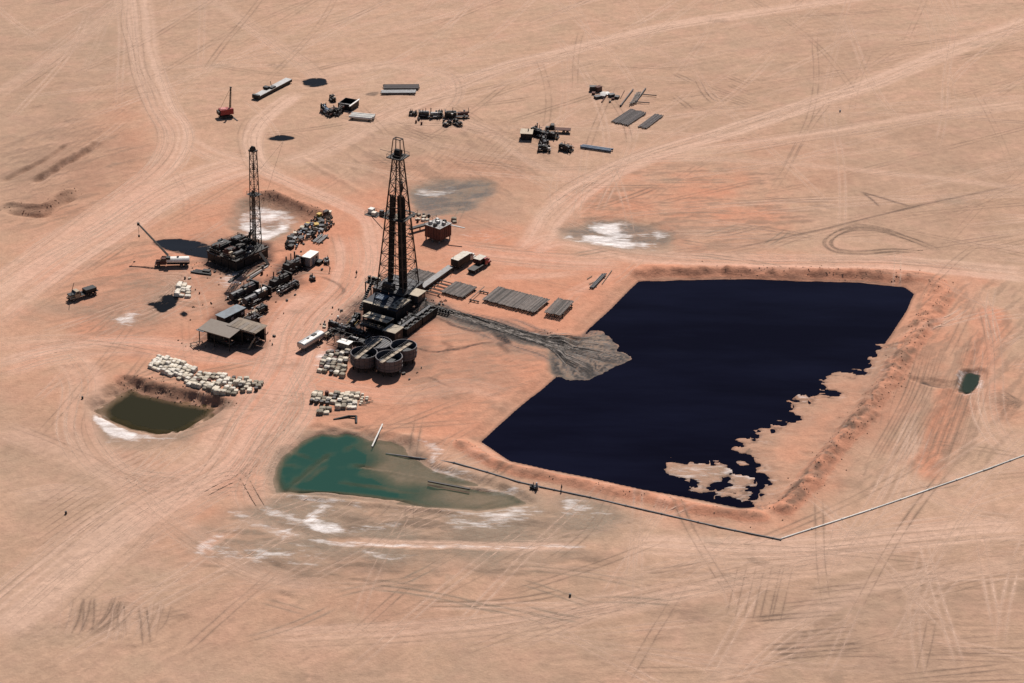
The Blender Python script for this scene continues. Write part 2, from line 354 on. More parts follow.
for mk, poly, v, s, w, n in (
    (DARK, [(0,0),(130,0),(120,90),(60,160),(0,180)], .22, 25, 2, .5), (DARK, [(0,140),(110,130),(150,160),(90,200),(0,220)], .4, 10, 2, .5),
    (DARK, [(640,30),(860,10),(900,60),(740,110),(640,80)], .2, 18, 2, .6), (DARK, [(560,60),(700,60),(820,180),(700,170),(560,130)], .16, 18, 2, .6),
    (DARK, [(800,120),(1024,115),(1024,250),(900,250),(820,200)], .25, 16, 2, .5), (DARK, [(0,400),(90,420),(160,500),(40,580),(0,560)], .22, 16, 2, .5),
    (DARK, [(200,570),(640,570),(760,640),(500,683),(260,683)], .16, 18, 2, .6), (DARK, [(760,560),(1024,545),(1024,683),(720,683)], .26, 16, 2, .5),
    (DARK, [(300,140),(420,125),(530,150),(520,200),(380,190),(310,170)], .28, 9, 2, .6), (DARK, [(860,400),(920,360),(950,370),(915,460),(850,490),(820,500)], .22, 9, 2, .4),
    (GREY, [(95,285),(140,270),(190,275),(200,300),(165,330),(110,330),(85,310)], .5, 7, 1.5, .45), (GREY, [(196,235),(222,226),(300,222),(300,240),(250,255),(200,260)], .3, 5, 1.5, .4),
    (GREY, [(225,222),(240,200),(265,200),(300,214),(296,232),(262,242),(238,238)], .8, 3, 1, .3),
    (GREY, [(205,272),(240,268),(262,290),(230,300),(200,292)], .45, 5, 1.5, .4),
    (GREY, [(410,188),(435,179),(475,179),(493,185),(474,208),(440,216),(414,216)], .95, 3, 1, .2), (GREY, [(430,214),(510,200),(520,215),(470,232),(430,240)], .45, 5, 1.5, .4),
    (GREY, [(560,232),(585,222),(620,219),(655,225),(675,236),(670,250),(640,252),(600,247),(568,241)], .9, 2.5, 1, .25),
    (GREY, [(670,225),(730,222),(780,235),(740,252),(680,250)], .25, 6, 1.5, .6),
    (GREY, [(88,408),(120,384),(150,392),(218,404),(222,414),(195,436),(160,446),(110,446),(92,424)], .75, 3, 1, .3),
    (GREY, [(262,498),(290,494),(420,508),(500,512),(560,490),(620,512),(610,540),(560,560),(420,566),(300,562),(215,556),(190,540),(215,522)], .8, 6, 1.5, .35),
    (GREY, [(380,446),(410,442),(450,470),(540,490),(600,500),(600,520),(520,512),(440,484),(395,474)], .75, 4, 1.2, .3),
    (GREY, [(330,560),(260,562),(200,580),(240,590),(330,590),(420,580)], .4, 8, 1.5, .5),
    (GREY, [(545,345),(558,338),(580,335),(604,330),(622,344),(634,358),(615,372),(570,384),(552,374)], 1.0, 1.5, .4, .1),
    (GREY, [(655,462),(735,462),(722,496),(690,494)], .8, 2, .4, .2), (GREY, [(716,500),(732,472),(768,470),(770,488),(745,506)], .7, 2, .4, .2), (GREY, [(726,450),(745,434),(765,426),(762,450),(745,462)], .55, 3, .5, .3),
    (GREY, [(40,300),(60,303),(110,306),(108,316),(40,314)], .6, 4, 1, .3),  # grey smear below the winch truck, its shadow put into the soil
    (GREY, [(425,300),(480,320),(545,335),(560,352),(520,360),(470,345),(430,325)], .45, 5, 1.4, .5),
    (GREY, [(395,345),(470,345),(520,375),(470,400),(400,395)], .3, 7, 2, .7), (GREY, [(620,218),(700,225),(690,250),(640,255)], .3, 5, 1.5, .5),
    (SALT, [(238,217),(250,208),(272,206),(296,218),(284,230),(262,237),(246,230)], 1.2, 2.5, 1.0, .55), (SALT, [(218,278),(240,269),(250,271),(228,288)], .42, 2, 1, .8),
    (SALT, [(420,188),(450,184),(462,190),(430,196)], .38, 3, 1.3, .9),
    (SALT, [(566,235),(600,234),(640,238),(664,244),(650,249),(605,244),(572,240)], 1.0, 1.6, 1.2, .8), (SALT, [(590,226),(640,222),(664,235),(620,235)], .7, 2.5, 1.4, .9),
    (SALT, [(114,320),(126,313),(133,317),(124,324)], .55, 2.5, 1.4, .9), (SALT, [(250,540),(250,552),(220,545)], .2, 4, 1.5, .8),
    (SALT, [(340,500),(395,507),(392,512),(340,508),(310,525),(302,520)], .6, 2, 1.2, .7), (SALT, [(305,519),(325,520),(342,527),(330,533),(310,528)], 1.0, 1.5, 1.2, .5), (SALT, [(275,534),(290,532),(288,540)], 1.1, 1, 1, .5),
    (SALT, [(475,512),(545,504),(560,496),(572,505),(582,512),(540,515),(500,520)], .5, 3, 1.3, .7), (SALT, [(430,455),(450,468),(500,480),(540,490),(520,496),(470,484),(436,470)], .38, 3, 1.3, .7),
    (SALT, [(420,442),(438,446),(436,460),(426,454)], .45, 2, 1.2, .7), (SALT, [(97,409),(103,417),(126,429),(156,437),(172,437),(150,441),(112,437),(92,420)], 1.1, 1.3, 1.2, .8), (SALT, [(108,440),(122,436),(126,441),(112,446)], .35, 1.5, 1, .8),
    (SALT, [(100,410),(112,398),(128,385),(132,389),(112,403),(104,414)], .4, 1, .8, .8), (SALT, [(315,356),(330,346),(336,352),(328,366),(316,370)], .5, 2, 1.2, .5), (SALT, [(398,412),(410,410),(420,414),(408,417)], .35, 2, 1.3, .8),
    (SALT, [(196,545),(205,538),(235,528),(236,531),(214,542),(206,554),(225,555),(215,558),(200,555)], .52, 1.4, .6, .3), (SALT, [(300,537),(345,541),(400,543),(500,545),(588,545),(588,549),(480,549),(380,547),(330,545)], .5, .8, .3, .25), (SALT, [(234,508),(262,523),(300,536),(296,540),(256,529),(228,513)], .46, 1.0, .4, .3), (SALT, [(292,495),(340,500),(420,509),(480,512),(480,515),(410,513),(330,505),(290,499)], .34, .8, .5, .7), (DARK, [(200,558),(300,560),(420,565),(600,556),(600,562),(400,575),(260,572)], .6, 3, 1.5, .7), (DARK, [(300,528),(420,520),(520,524),(500,536),(340,536)], .6, 3, 1.5, .7), (SALT, [(560,500),(600,512),(590,520),(540,516)], .3, 3, 1.4, .8), (SALT, [(262,505),(300,517),(345,524),(420,516),(480,518),(540,514),(545,520),(470,527),(400,526),(330,534),(280,523)], .39, 3, 1.2, .6), (SALT, [(200,548),(240,538),(300,548),(420,556),(300,560),(220,560)], .32, 4, 1.5, .7), (SALT, [(672,466),(715,470),(712,484),(694,486)], .5, 3, 1, .9),
    (SALT, [(480,440),(500,425),(522,405),(545,387),(550,390),(520,412),(488,444)], .25, 1, 1, .9), (SALT, [(955,374),(972,370),(986,373),(984,388),(976,395),(964,399),(957,391)], .5, 1.2, .6, .5),
    (SALT, [(430,236),(460,228),(520,226),(500,238),(450,246)], .2, 4, 1.5, .8)):
    area(mk, poly, v, s, w, n)
area(GREY, [(-20,400),(60,430),(150,500),(300,590),(520,560),(760,570),(1050,560),(1050,720),(-20,720)], .14, 22, 3, .5)
area(GREY, [(-20,-20),(260,-20),(200,60),(60,120),(-20,130)], .14, 25, 3, .5)
# drying crust streaks on the pans
wipe(GREY, [(335,537),(400,539),(500,542),(592,543),(592,550),(500,550),(400,548),(335,545)], .8, .3, keep=.1)
wipe(GREY, [(198,548),(205,538),(235,529),(240,534),(215,545),(212,556)], .6, .3, keep=.2)
wipe(SALT, [(263,222),(276,221),(278,227),(266,229)], 1.5, 1, keep=.35)

for poly, v in (([(414,190),(436,181),(472,181),(489,187),(474,205),(452,212),(422,212)], .62), ([(566,234),(590,224),(622,221),(656,228),(670,238),(640,246),(600,243)], .5), ([(230,218),(244,207),(270,207),(296,219),(280,232),(250,236)], .25)):
    P = smooth(pts(poly), 4, True); sl = block(P, 6); sd = poly_sd(P, sl, 1.2)
    st = fbm(X[sl] * .25 + Y[sl] * .1, Y[sl] * .9 - X[sl] * .3, 1.6, 5, 4)
    put(MUD, sl, v * sstep(3, -3, sd) * (.5 + 1.1 * sstep(.35, .65, st)))
def scuff(px, v, ang, mask=DARK, scale=2.2, lo=.5, hi=.68, stretch=6.0, soft=6, seed=3):
    P = smooth(pts(px), 4, True); sl = block(P, soft + 4); sd = poly_sd(P, sl, 1.5); ca, sa = math.cos(ang), math.sin(ang)
    u = X[sl] * ca + Y[sl] * sa + WX[sl] * .5; w = -X[sl] * sa + Y[sl] * ca + WY[sl] * .5
    n_ = fbm(u / stretch, w, scale, seed, 4)
    put(mask, sl, v * sstep(soft, -soft, sd) * sstep(lo, hi, n_))
    H[sl] += np.where(np.abs(H[sl]) < .4, .25 * sstep(soft, -soft, sd) * (n_ - .5), 0)
scuff([(262,498),(290,496),(420,510),(500,514),(600,505),(625,520),(600,556),(420,568),(300,564),(215,558),(195,540)], .95, -.1, DARK)
scuff([(300,512),(420,514),(540,520),(560,534),(400,536),(300,530)], .8, -.08, ROCK_SHADE, 1.8, .54, .7)
scuff([(200,556),(330,558),(480,562),(600,556),(560,575),(400,590),(240,585)], .7, -.05, ROCK_SHADE, 1.8, .55, .72, 5, 5, 7)
scuff([(380,120),(540,130),(550,170),(500,200),(400,190),(320,170)], .6, 2.2, DARK, 1.5, .5, .66, 5, 8, 4)
scuff([(570,190),(640,165),(780,165),(820,230),(700,255),(600,250)], .65, .15, DARK, 1.6, .5, .66, 5, 8, 5)
scuff([(0,140),(120,125),(160,170),(90,215),(0,225)], .7, .7, DARK, 1.6, .48, .66, 6, 8, 6)
scuff([(60,330),(60,260),(200,230),(230,300),(120,345)], .55, .5, DARK, 1.5, .52, .68, 6, 6, 8)
scuff([(400,335),(520,335),(540,380),(470,420),(400,410)], .5, .3, DARK, 1.4, .52, .68, 4, 6, 9)
scuff([(900,300),(1024,290),(1024,440),(930,480),(850,490)], .6, 1.05, DARK, 1.5, .5, .66, 7, 8, 10)
scuff([(40,585),(200,575),(420,590),(420,670),(40,670)], .25, .9, DARK, 1.0, .52, .68, 6, 10, 11)
scuff([(560,570),(1024,545),(1024,683),(560,683)], .3, .12, DARK, 1.0, .5, .66, 9, 10, 12)
scuff([(0,-20),(1024,-20),(1024,120),(500,130),(0,120)], .2, .5, DARK, 1.6, .52, .68, 8, 20, 13)
scuff([(560,20),(1024,20),(1024,260),(640,150)], .2, .45, DARK, 1.5, .52, .68, 8, 20, 14)
scuff([(0,400),(180,470),(230,560),(0,680)], .22, .75, DARK, 1.1, .52, .68, 8, 14, 15)
ROADS = [
    ([(136,-10),(139,30),(146,70),(160,105),(176,132),(168,160),(140,187),(80,228),(20,272),(-20,300)], 11, .8), ([(176,132),(205,150),(232,160),(262,168)], 8, .45),
    ([(-20,320),(50,268),(115,228),(175,190),(235,168),(262,165)], 16, .75), ([(302,90),(275,108),(257,125),(251,142),(260,166),(290,182),(345,205),(372,225),(372,280)], 7, .75),
    ([(880,-6),(760,12),(660,28),(560,54),(510,66),(440,92),(375,122),(320,152),(275,165)], 9, .7), ([(1040,16),(960,46),(880,80),(800,108),(720,135),(640,160),(590,185),(553,215),(538,240),(520,256)], 10, .85),
    ([(1040,103),(930,117),(840,131),(740,146),(660,156),(610,172)], 8, .6), ([(520,256),(560,240),(640,255),(760,262),(900,264),(1040,276)], 11, .8), ([(560,225),(600,170),(700,158),(860,170),(1040,190)], 5, .3),
    ([(300,88),(340,70),(400,66),(450,78),(440,110),(380,125),(330,120)], 6, .4), ([(400,128),(470,122),(540,165),(600,180)], 6, .35),
    ([(1040,526),(960,533),(862,543),(772,548),(690,547),(612,543)], 9, .8), ([(900,545),(792,562),(700,586),(612,604),(512,622),(400,632),(250,640)], 9, .55), ([(1040,560),(940,575),(860,590),(760,640),(700,700)], 6, .35),
    ([(340,541),(400,543),(470,545),(540,547),(590,546)], 3.6, 1.0), ([(232,508),(258,522),(290,535),(340,542)], 4, .7),
    ([(-20,640),(60,575),(130,520),(185,488),(225,462),(250,425),(272,390),(288,360),(300,320),(330,290)], 18, .85), ([(-10,425),(40,445),(90,470),(145,502),(200,540),(260,575),(340,590)], 8, .4),
    ([(-10,372),(60,352),(130,345),(210,352),(290,352)], 12, .7), ([(-10,345),(60,340),(130,345)], 8, .4), ([(285,365),(300,400),(288,425),(262,455),(250,490),(262,515)], 10, .6), ([(300,385),(400,395),(460,385),(520,400)], 7, .45),
    ([(355,232),(360,260),(350,290),(320,320),(300,350)], 15, .7), ([(430,245),(500,255),(560,260),(630,262)], 12, .6), ([(480,275),(540,275),(590,270)], 6, .5), ([(560,300),(590,285),(625,268)], 5, .4),
    ([(60,345),(85,380),(80,430),(110,470),(170,480),(225,465)], 10, .45), ([(0,505),(60,490),(120,500)], 6, .3), ([(200,-10),(300,60),(330,90)], 6, .3), ([(-10,100),(80,40),(140,-10)], 7, .3), ([(620,545),(560,545),(590,546)], 2, .2),
    ([(900,470),(960,510),(1030,520)], 5, .3), ([(600,590),(700,560),(800,552)], 5, .4), ([(960,250),(985,330),(990,420),(1040,480)], 6, .25), ([(500,650),(640,600),(760,580),(900,560)], 4, .4)]
for i, (line, w, v) in enumerate(ROADS):
    road(line, w, v, seed=i * 3 + 1, streak=.5)

# spills and the drain that runs from the rig to the pit
def streak_line(px, w, mask, val, warp=.6, n=6, nf=None):
    P = smooth(pts(px), n); sl = block(P, w * 2 + 3)
    d, s, arc, L = line_dist(P, sl, warp)
    m = sstep(w, w * .3, d * (1 + .9 * (N1[sl] - .5))) * sstep(0, 3, arc) * sstep(L, L - 3, arc)
    put(mask, sl, m * val * np.clip(.45 + 1.1 * (N2 if nf is None else nf)[sl], 0, 1.2))
streak_line([(418,300),(440,312),(462,322),(490,330),(520,338),(550,346),(585,352)], 3.2, GREY, 1.0)
streak_line([(415,296),(432,308),(455,318),(480,325),(500,335),(512,346)], 1.9, OIL, .95)
streak_line([(418,304),(445,322),(470,330),(495,331),(530,341),(560,349),(600,357),(625,359)], 1.0, OIL, .7)
streak_line([(430,303),(460,313),(495,322),(530,336),(556,341)], 1.0, OIL, .55)
streak_line([(404,345),(430,352),(455,350),(480,344),(498,342)], .8, OIL, .8)
streak_line([(498,340),(506,350),(512,355)], 1.6, OIL, .6)
streak_line([(420,375),(440,380),(455,388)], .7, OIL, .5); streak_line([(440,340),(452,346),(445,356)], 1.2, OIL, .4)
streak_line([(318,276),(330,280),(338,286),(342,292),(336,298)], .75, OIL, .62, .4); streak_line([(303,273),(318,276)], .9, OIL, .5)
streak_line([(255,255),(275,252),(290,250)], 1.2, OIL, .5); streak_line([(232,282),(246,272),(262,262)], 1.0, OIL, .5)
streak_line([(915,380),(932,383),(952,386)], 1.2, OIL, .85); streak_line([(950,385),(958,376),(962,370)], .7, OIL, .6)
ax_, ay_ = survey(556, 341); P = pts(FAN, ZW); sl = block(P, 4); sd = poly_sd(P, sl, .3)
th = np.arctan2(Y[sl] - ay_, X[sl] - ax_) + .55 * (N1[sl] - .5) + .25 * (N2[sl] - .5); rd = np.hypot(X[sl] - ax_, Y[sl] - ay_)
st = .6 * vnoise(th * 24 + 40, rd * .09, 1, 3) + .4 * vnoise(th * 60 + 90, rd * .2, 1, 6)
put(MUD, sl, sstep(1.5, -.5, sd) * (.35 + .75 * sstep(.35, .62, st))); put(OIL_M, sl, sstep(1, -1, sd) * .85 * sstep(.56, .74, st + .25 * (N2[sl] - .5)))
put(OIL_M, sl, .5 * sstep(1.2, -.2, sd) * sstep(-2.2, -.4, sd) * N2[sl] * 1.4)
def flow(px, w, val, seed, warp=.5):
    P = smooth(pts(px), 6); sl = block(P, w * 2 + 3); d, sd_, arc, L = line_dist(P, sl, warp)
    lat = d * sd_; st = .6 * vnoise(lat * 1.6 + 30, arc * .05, 1, seed) + .4 * vnoise(lat * 3.5 + 60, arc * .11, 1, seed + 3)
    e = sstep(w, w * .4, d) * sstep(0, 4, arc) * sstep(L, L - 4, arc)
    put(MUD, sl, e * val * (.4 + .8 * sstep(.4, .62, st))); put(OIL_M, sl, e * val * sstep(.55, .75, st))
fr = random.Random(9); spine = [(416,299),(435,307),(460,316),(490,325),(520,335),(545,342)]
rim = FAN[3:11]
for q in range(150):
    ia = fr.uniform(0, len(rim) - 1.001); i_ = int(ia); f_ = ia - i_; e = (rim[i_][0] + (rim[i_ + 1][0] - rim[i_][0]) * f_, rim[i_][1] + (rim[i_ + 1][1] - rim[i_][1]) * f_)
    side = (f_ + i_) / (len(rim) - 1) - .5; reach = fr.uniform(.35, .98); st_ = fr.randrange(0, 5)
    line = [(a + fr.gauss(0, 1.2), b - side * (3 + 1.4 * n_) + fr.gauss(0, .7)) for n_, (a, b) in enumerate(spine)][st_:]
    last = line[-1]; line += [(last[0] + (e[0] - last[0]) * reach * g + fr.gauss(0, .5), last[1] + (e[1] - last[1]) * reach * g + fr.gauss(0, .5)) for g in (.35, .7, 1.0)]
    Q = resample(smooth(pts(line, -.3), 6), .3); n_ = len(Q); kk = np.arange(n_); fade = np.minimum(1, np.minimum(kk, n_ - kk) / (n_ * .2 + 1))
    ribbon(Q, fade * fr.uniform(.3, .9), 2 if q % 5 < 3 else 3, fr.uniform(.16, .5))
flow([(416,298),(435,306),(460,316),(490,324),(520,334),(550,342),(575,348)], 5.5, .8, 3)
flow([(425,303),(455,322),(485,334),(515,346),(540,356),(556,364)], 3.0, .55, 5, .8)
flow([(470,318),(500,318),(530,325),(556,336)], 1.6, .6, 8, .8)
for poly, v, s, w in ((POOLS['crane'][0], .9, .9, .5), (POOLS['puddle'][0], .9, .8, .4), (POOLS['round'][0], .9, 1.2, .4), (POOLS['sliver'][0], .9, .8, .3), (POOLS['spot'][0], .9, .6, .3),
    ([(203,262),(212,242),(262,240),(273,260),(250,275),(218,272)], .9, 2, 1), ([(330,340),(345,310),(375,290),(420,286),(436,304),(418,330),(398,358),(350,365)], .95, 2.5, 1), ([(200,347),(205,322),(232,290),(262,280),(268,300),(258,335),(264,350),(220,352)], .8, 2.5, 1),
    ([(262,298),(278,264),(300,258),(305,276),(288,297)], .75, 2, 1), ([(245,352),(262,340),(270,350),(258,356)], .2, 3, 1), ([(366,95),(372,92),(379,93),(374,96)], .85, .6, .2), ([(360,325),(400,330),(425,345),(420,372),(370,380),(350,360)], .4, 4, 1),
    ([(132,352),(140,350),(142,354),(134,356)], .2, 1, 1), ([(236,372),(250,372),(255,376),(240,377)], .3, 2, 1), ([(408,300),(432,300),(440,318),(420,326)], .6, 3, 1), ([(318,345),(330,318),(350,322),(340,345)], .25, 3, 1.5), ([(250,330),(268,310),(275,318),(262,338)], .25, 3, 1.5)):
    area(OIL, poly, v, s, w, .3)
P = smooth(pts(POOLS['crane'][0]), 4, True)

# wheel marks: a few that can be followed, and the criss-cross of years
for k, off in enumerate((0, 2.2, 4.6, 7.5)):
    mark([(945,254-k),(912,240-off*.1),(882,231-off*.3),(857,229-off*.4),(837,234-off*.1),(829-off*.4,243),(837,250+off*.2),(862,252+off*.2),(892,250+off*.1),(925,252)], ROCK_SHADE, .8, 1.9, .24)
for line in ([(702,255),(760,243),(832,227),(912,207),(1024,183)], [(858,191),(885,199),(912,207)], [(862,192),(871,199),(880,207)]):
    mark(line, OIL, .8, single=True, width=.34)
for o in (0, 6, 14, 23):
    mark([(790-o*2,560),(783-o*2,590),(775-o*2,625)], DARK, .7)
for y0, x0, x1 in ((585,800,870),(598,780,860),(612,745,850),(640,760,870),(645,765,872),(650,770,860),(565,640,700),(628,790,860)):
    mark([(x0,y0+8),((x0+x1)/2,y0+4),(x1,y0)], OIL, .35, 1.6); mark([(x0,y0+8),((x0+x1)/2,y0+4),(x1,y0)], DARK, .8, 1.6)
hb = random.Random(4)
for k in range(22): # vehicles turning on one spot have left a rough fan
    a = 62 + k * 4.4 + hb.uniform(-4, 4); lean = hb.uniform(4, 30) - k * .5
    mark([(a, 642 + hb.uniform(-10, 6)), (a + lean * .7, 620 + hb.uniform(-4, 4)), (a + lean * 1.1, 598 + hb.uniform(-5, 8))], hb.choice((DARK, PALE, ROCK_SHADE)), hb.uniform(.35, .8), hb.choice((1.6, 1.9, 2.2)))
    if k % 3 == 0: mark([(a - 12, 622 + hb.uniform(-12, 10)), (a + 12, 612 + hb.uniform(-8, 10)), (a + 40, 600 + hb.uniform(-4, 14))], DARK, .5, 1.7)
for k in range(7):
    mark([(196 + k * 3, 500 - k * 2), (226 + k * 3, 480 - k), (246 + k * 3.2, 450), (262 + k * 3.4, 425)], DARK, .55)
    mark([(120, 470 + k * 3), (190, 478 + k * 3), (235 + k * 2, 470 + k * 4), (256 + k * 2, 500 + k * 3)], DARK, .45)
for k in range(9):
    mark([(100 + k * 2, 332 - k * 4), (150 + k * 2, 316 - k * 3), (176 + k, 290 - k * 2), (160 - k * 3, 276)], PALE if k % 2 else DARK, .65)
for k in range(10):
    mark([(30, 570 - k * 7), (100, 520 - k * 6), (170, 480 - k * 5)], DARK, .4)
for k in range(8):
    mark([(965 + k * 6, 330), (955 + k * 5, 370), (930 + k * 6, 430), (915 + k * 6, 470)], ROCK_SHADE if k in (2, 4) else DARK, .42)
    mark([(985, 395 + k * 3), (1000 + k * 2, 392 + k * 2), (1012 + k, 402), (1000, 418 + k)], DARK, .7)
for k in range(14):
    mark([(0, 160 - k * 5 + 60), (60, 120 - k * 5 + 60), (140, 70 - k * 5 + 50)], DARK, .3)
    mark([(380 + k * 9, 190 - k), (420 + k * 8, 160 - k), (440 + k * 9, 130 - k)], DARK, .35)
for line in ([(60,330),(140,300),(220,310)], [(20,350),(90,342),(200,362)], [(860,480),(905,400),(925,340)], [(878,470),(920,395),(938,345)], [(890,470),(915,430),(935,395)]):
    mark(line, DARK, .8); mark([(a + 4, b + 1) for a, b in line], DARK, .6)
rg = random.Random(11)
def wander(x0, y0, ang, L, bend):
    P = []; x, y = survey(x0, y0); k = bend
    for i in range(int(L / 3)):
        P.append((x, y)); x += 3 * math.cos(ang); y += 3 * math.sin(ang); ang += k; k += rg.uniform(-.005, .005); k *= .93
    return np.array(P)
def crowd(n, box, ang, spread, L, val, masks, bend=.01, width=.3):
    for _ in range(n):
        a = math.radians(ang + rg.gauss(0, spread))
        P = wander(rg.uniform(box[0], box[2]), rg.uniform(box[1], box[3]), a, rg.uniform(*L), rg.uniform(-bend, bend))
        if len(P) > 4: wheels(P, rg.choice(masks), min(1, 1.5 * rg.uniform(*val)), width=width)
crowd(60, (0, -20, 1024, 120), 75, 30, (60, 240), (.18, .5), (PALE, DARK, PALE, PALE))
crowd(34, (0, 0, 420, 140), 60, 22, (60, 240), (.25, .6), (PALE, PALE, DARK))
crowd(40, (480, 10, 1024, 260), 28, 18, (60, 220), (.2, .5), (PALE, DARK))
crowd(26, (540, 20, 1024, 250), 85, 12, (60, 200), (.2, .45), (PALE, PALE, DARK))
crowd(50, (0, 430, 420, 700), 50, 28, (30, 110), (.2, .55), (PALE, DARK))
crowd(50, (400, 540, 1024, 690), 12, 18, (30, 140), (.2, .55), (PALE, DARK, DARK))
crowd(26, (560, 560, 1024, 690), 75, 14, (25, 90), (.25, .6), (PALE, DARK))
crowd(30, (620, 200, 1024, 262), 10, 20, (25, 110), (.2, .5), (PALE, DARK))
crowd(40, (180, 60, 640, 170), 15, 40, (20, 90), (.2, .5), (PALE, DARK), .05)
crowd(40, (120, 200, 620, 420), 55, 40, (15, 60), (.2, .45), (PALE, DARK), .06)
crowd(26, (880, 300, 1024, 520), 60, 25, (15, 60), (.3, .6), (PALE, DARK), .04)
crowd(24, (0, 190, 160, 420), 40, 25, (20, 80), (.2, .5), (PALE, DARK), .05)
crowd(22, (360, 120, 560, 190), 140, 25, (10, 35), (.4, .8), (DARK,), .08)
crowd(26, (560, 180, 780, 258), 20, 25, (10, 40), (.4, .8), (DARK, GREY), .08)
crowd(18, (220, 560, 620, 650), 10, 30, (10, 45), (.4, .8), (DARK, GREY), .08)
crowd(16, (690, 80, 770, 110), 120, 14, (8, 22), (.5, .9), (DARK,), .02)
# small disturbed scrapes
for _ in range(150):
    x0, y0 = survey(rg.uniform(0, 1024), rg.uniform(20, 683)); r = rg.uniform(.8, 3.2)
    P = np.array([(x0 - 3 * r, y0 - 3 * r), (x0 + 3 * r, y0 + 3 * r)]); sl = block(P, 0)
    if X[sl].size == 0: continue
    q = np.exp(-(((X[sl] - x0 + WX[sl]) / (r * 1.8)) ** 2 + ((Y[sl] - y0 + WY[sl]) / r) ** 2))
    put(rg.choice((DARK, DARK, GREY, ROCK_SHADE)), sl, q * rg.uniform(.2, .5) * (N2[sl] > .42))
    H[sl] += q * (N2[sl] - .5) * .4 * (np.abs(H[sl]) < .35)

def ground_z(x, y):
    i = min(max(int(np.searchsorted(xs, x)) - 1, 0), NX - 2); j = min(max(int(np.searchsorted(ys, y)) - 1, 0), NY - 2)
    fx = (x - xs[i]) / (xs[i + 1] - xs[i]); fy = (y - ys[j]) / (ys[j + 1] - ys[j])
    return float((H[j, i] * (1 - fx) + H[j, i + 1] * fx) * (1 - fy) + (H[j + 1, i] * (1 - fx) + H[j + 1, i + 1] * fx) * fy)

# ---------------------------------------------------------------- node helpers and materials
def new_mat(name):
    m = bpy.data.materials.new(name); m.use_nodes = True
    nt = m.node_tree; nt.nodes.clear()
    o = nt.nodes.new("ShaderNodeOutputMaterial"); b = nt.nodes.new("ShaderNodeBsdfPrincipled")
    nt.links.new(b.outputs[0], o.inputs[0])
    return m, nt, b
def rgb(c): return (c[0], c[1], c[2], 1)
def mixc(nt, fac, a, b, mode='MIX'):
    n = nt.nodes.new("ShaderNodeMix"); n.data_type = 'RGBA'; n.blend_type = mode
    for s, v in ((0, fac), (6, a), (7, b)):
        if hasattr(v, "is_linked") or isinstance(v, bpy.types.NodeSocket): nt.links.new(v, n.inputs[s])
        else: n.inputs[s].default_value = v if s == 0 else rgb(v)
    return n.outputs[2]
def mathn(nt, op, a, b=None):
    n = nt.nodes.new("ShaderNodeMath"); n.operation = op
    for k, v in enumerate((a, b)):
        if v is None: continue
        if isinstance(v, bpy.types.NodeSocket): nt.links.new(v, n.inputs[k])
        else: n.inputs[k].default_value = v
    return n.outputs[0]
def noisen(nt, vec, scale, detail=4, rough=.55):
    n = nt.nodes.new("ShaderNodeTexNoise"); n.inputs["Scale"].default_value = scale; n.inputs["Detail"].default_value = detail
    n.inputs["Roughness"].default_value = rough
    if vec is not None: nt.links.new(vec, n.inputs["Vector"])
    return n.outputs[0]
def ramp(nt, fac, lo, hi, a=0.0, b=1.0):
    n = nt.nodes.new("ShaderNodeMapRange"); nt.links.new(fac, n.inputs[0])
    for k, v in ((1, lo), (2, hi), (3, a), (4, b)): n.inputs[k].default_value = v
    return n.outputs[0]

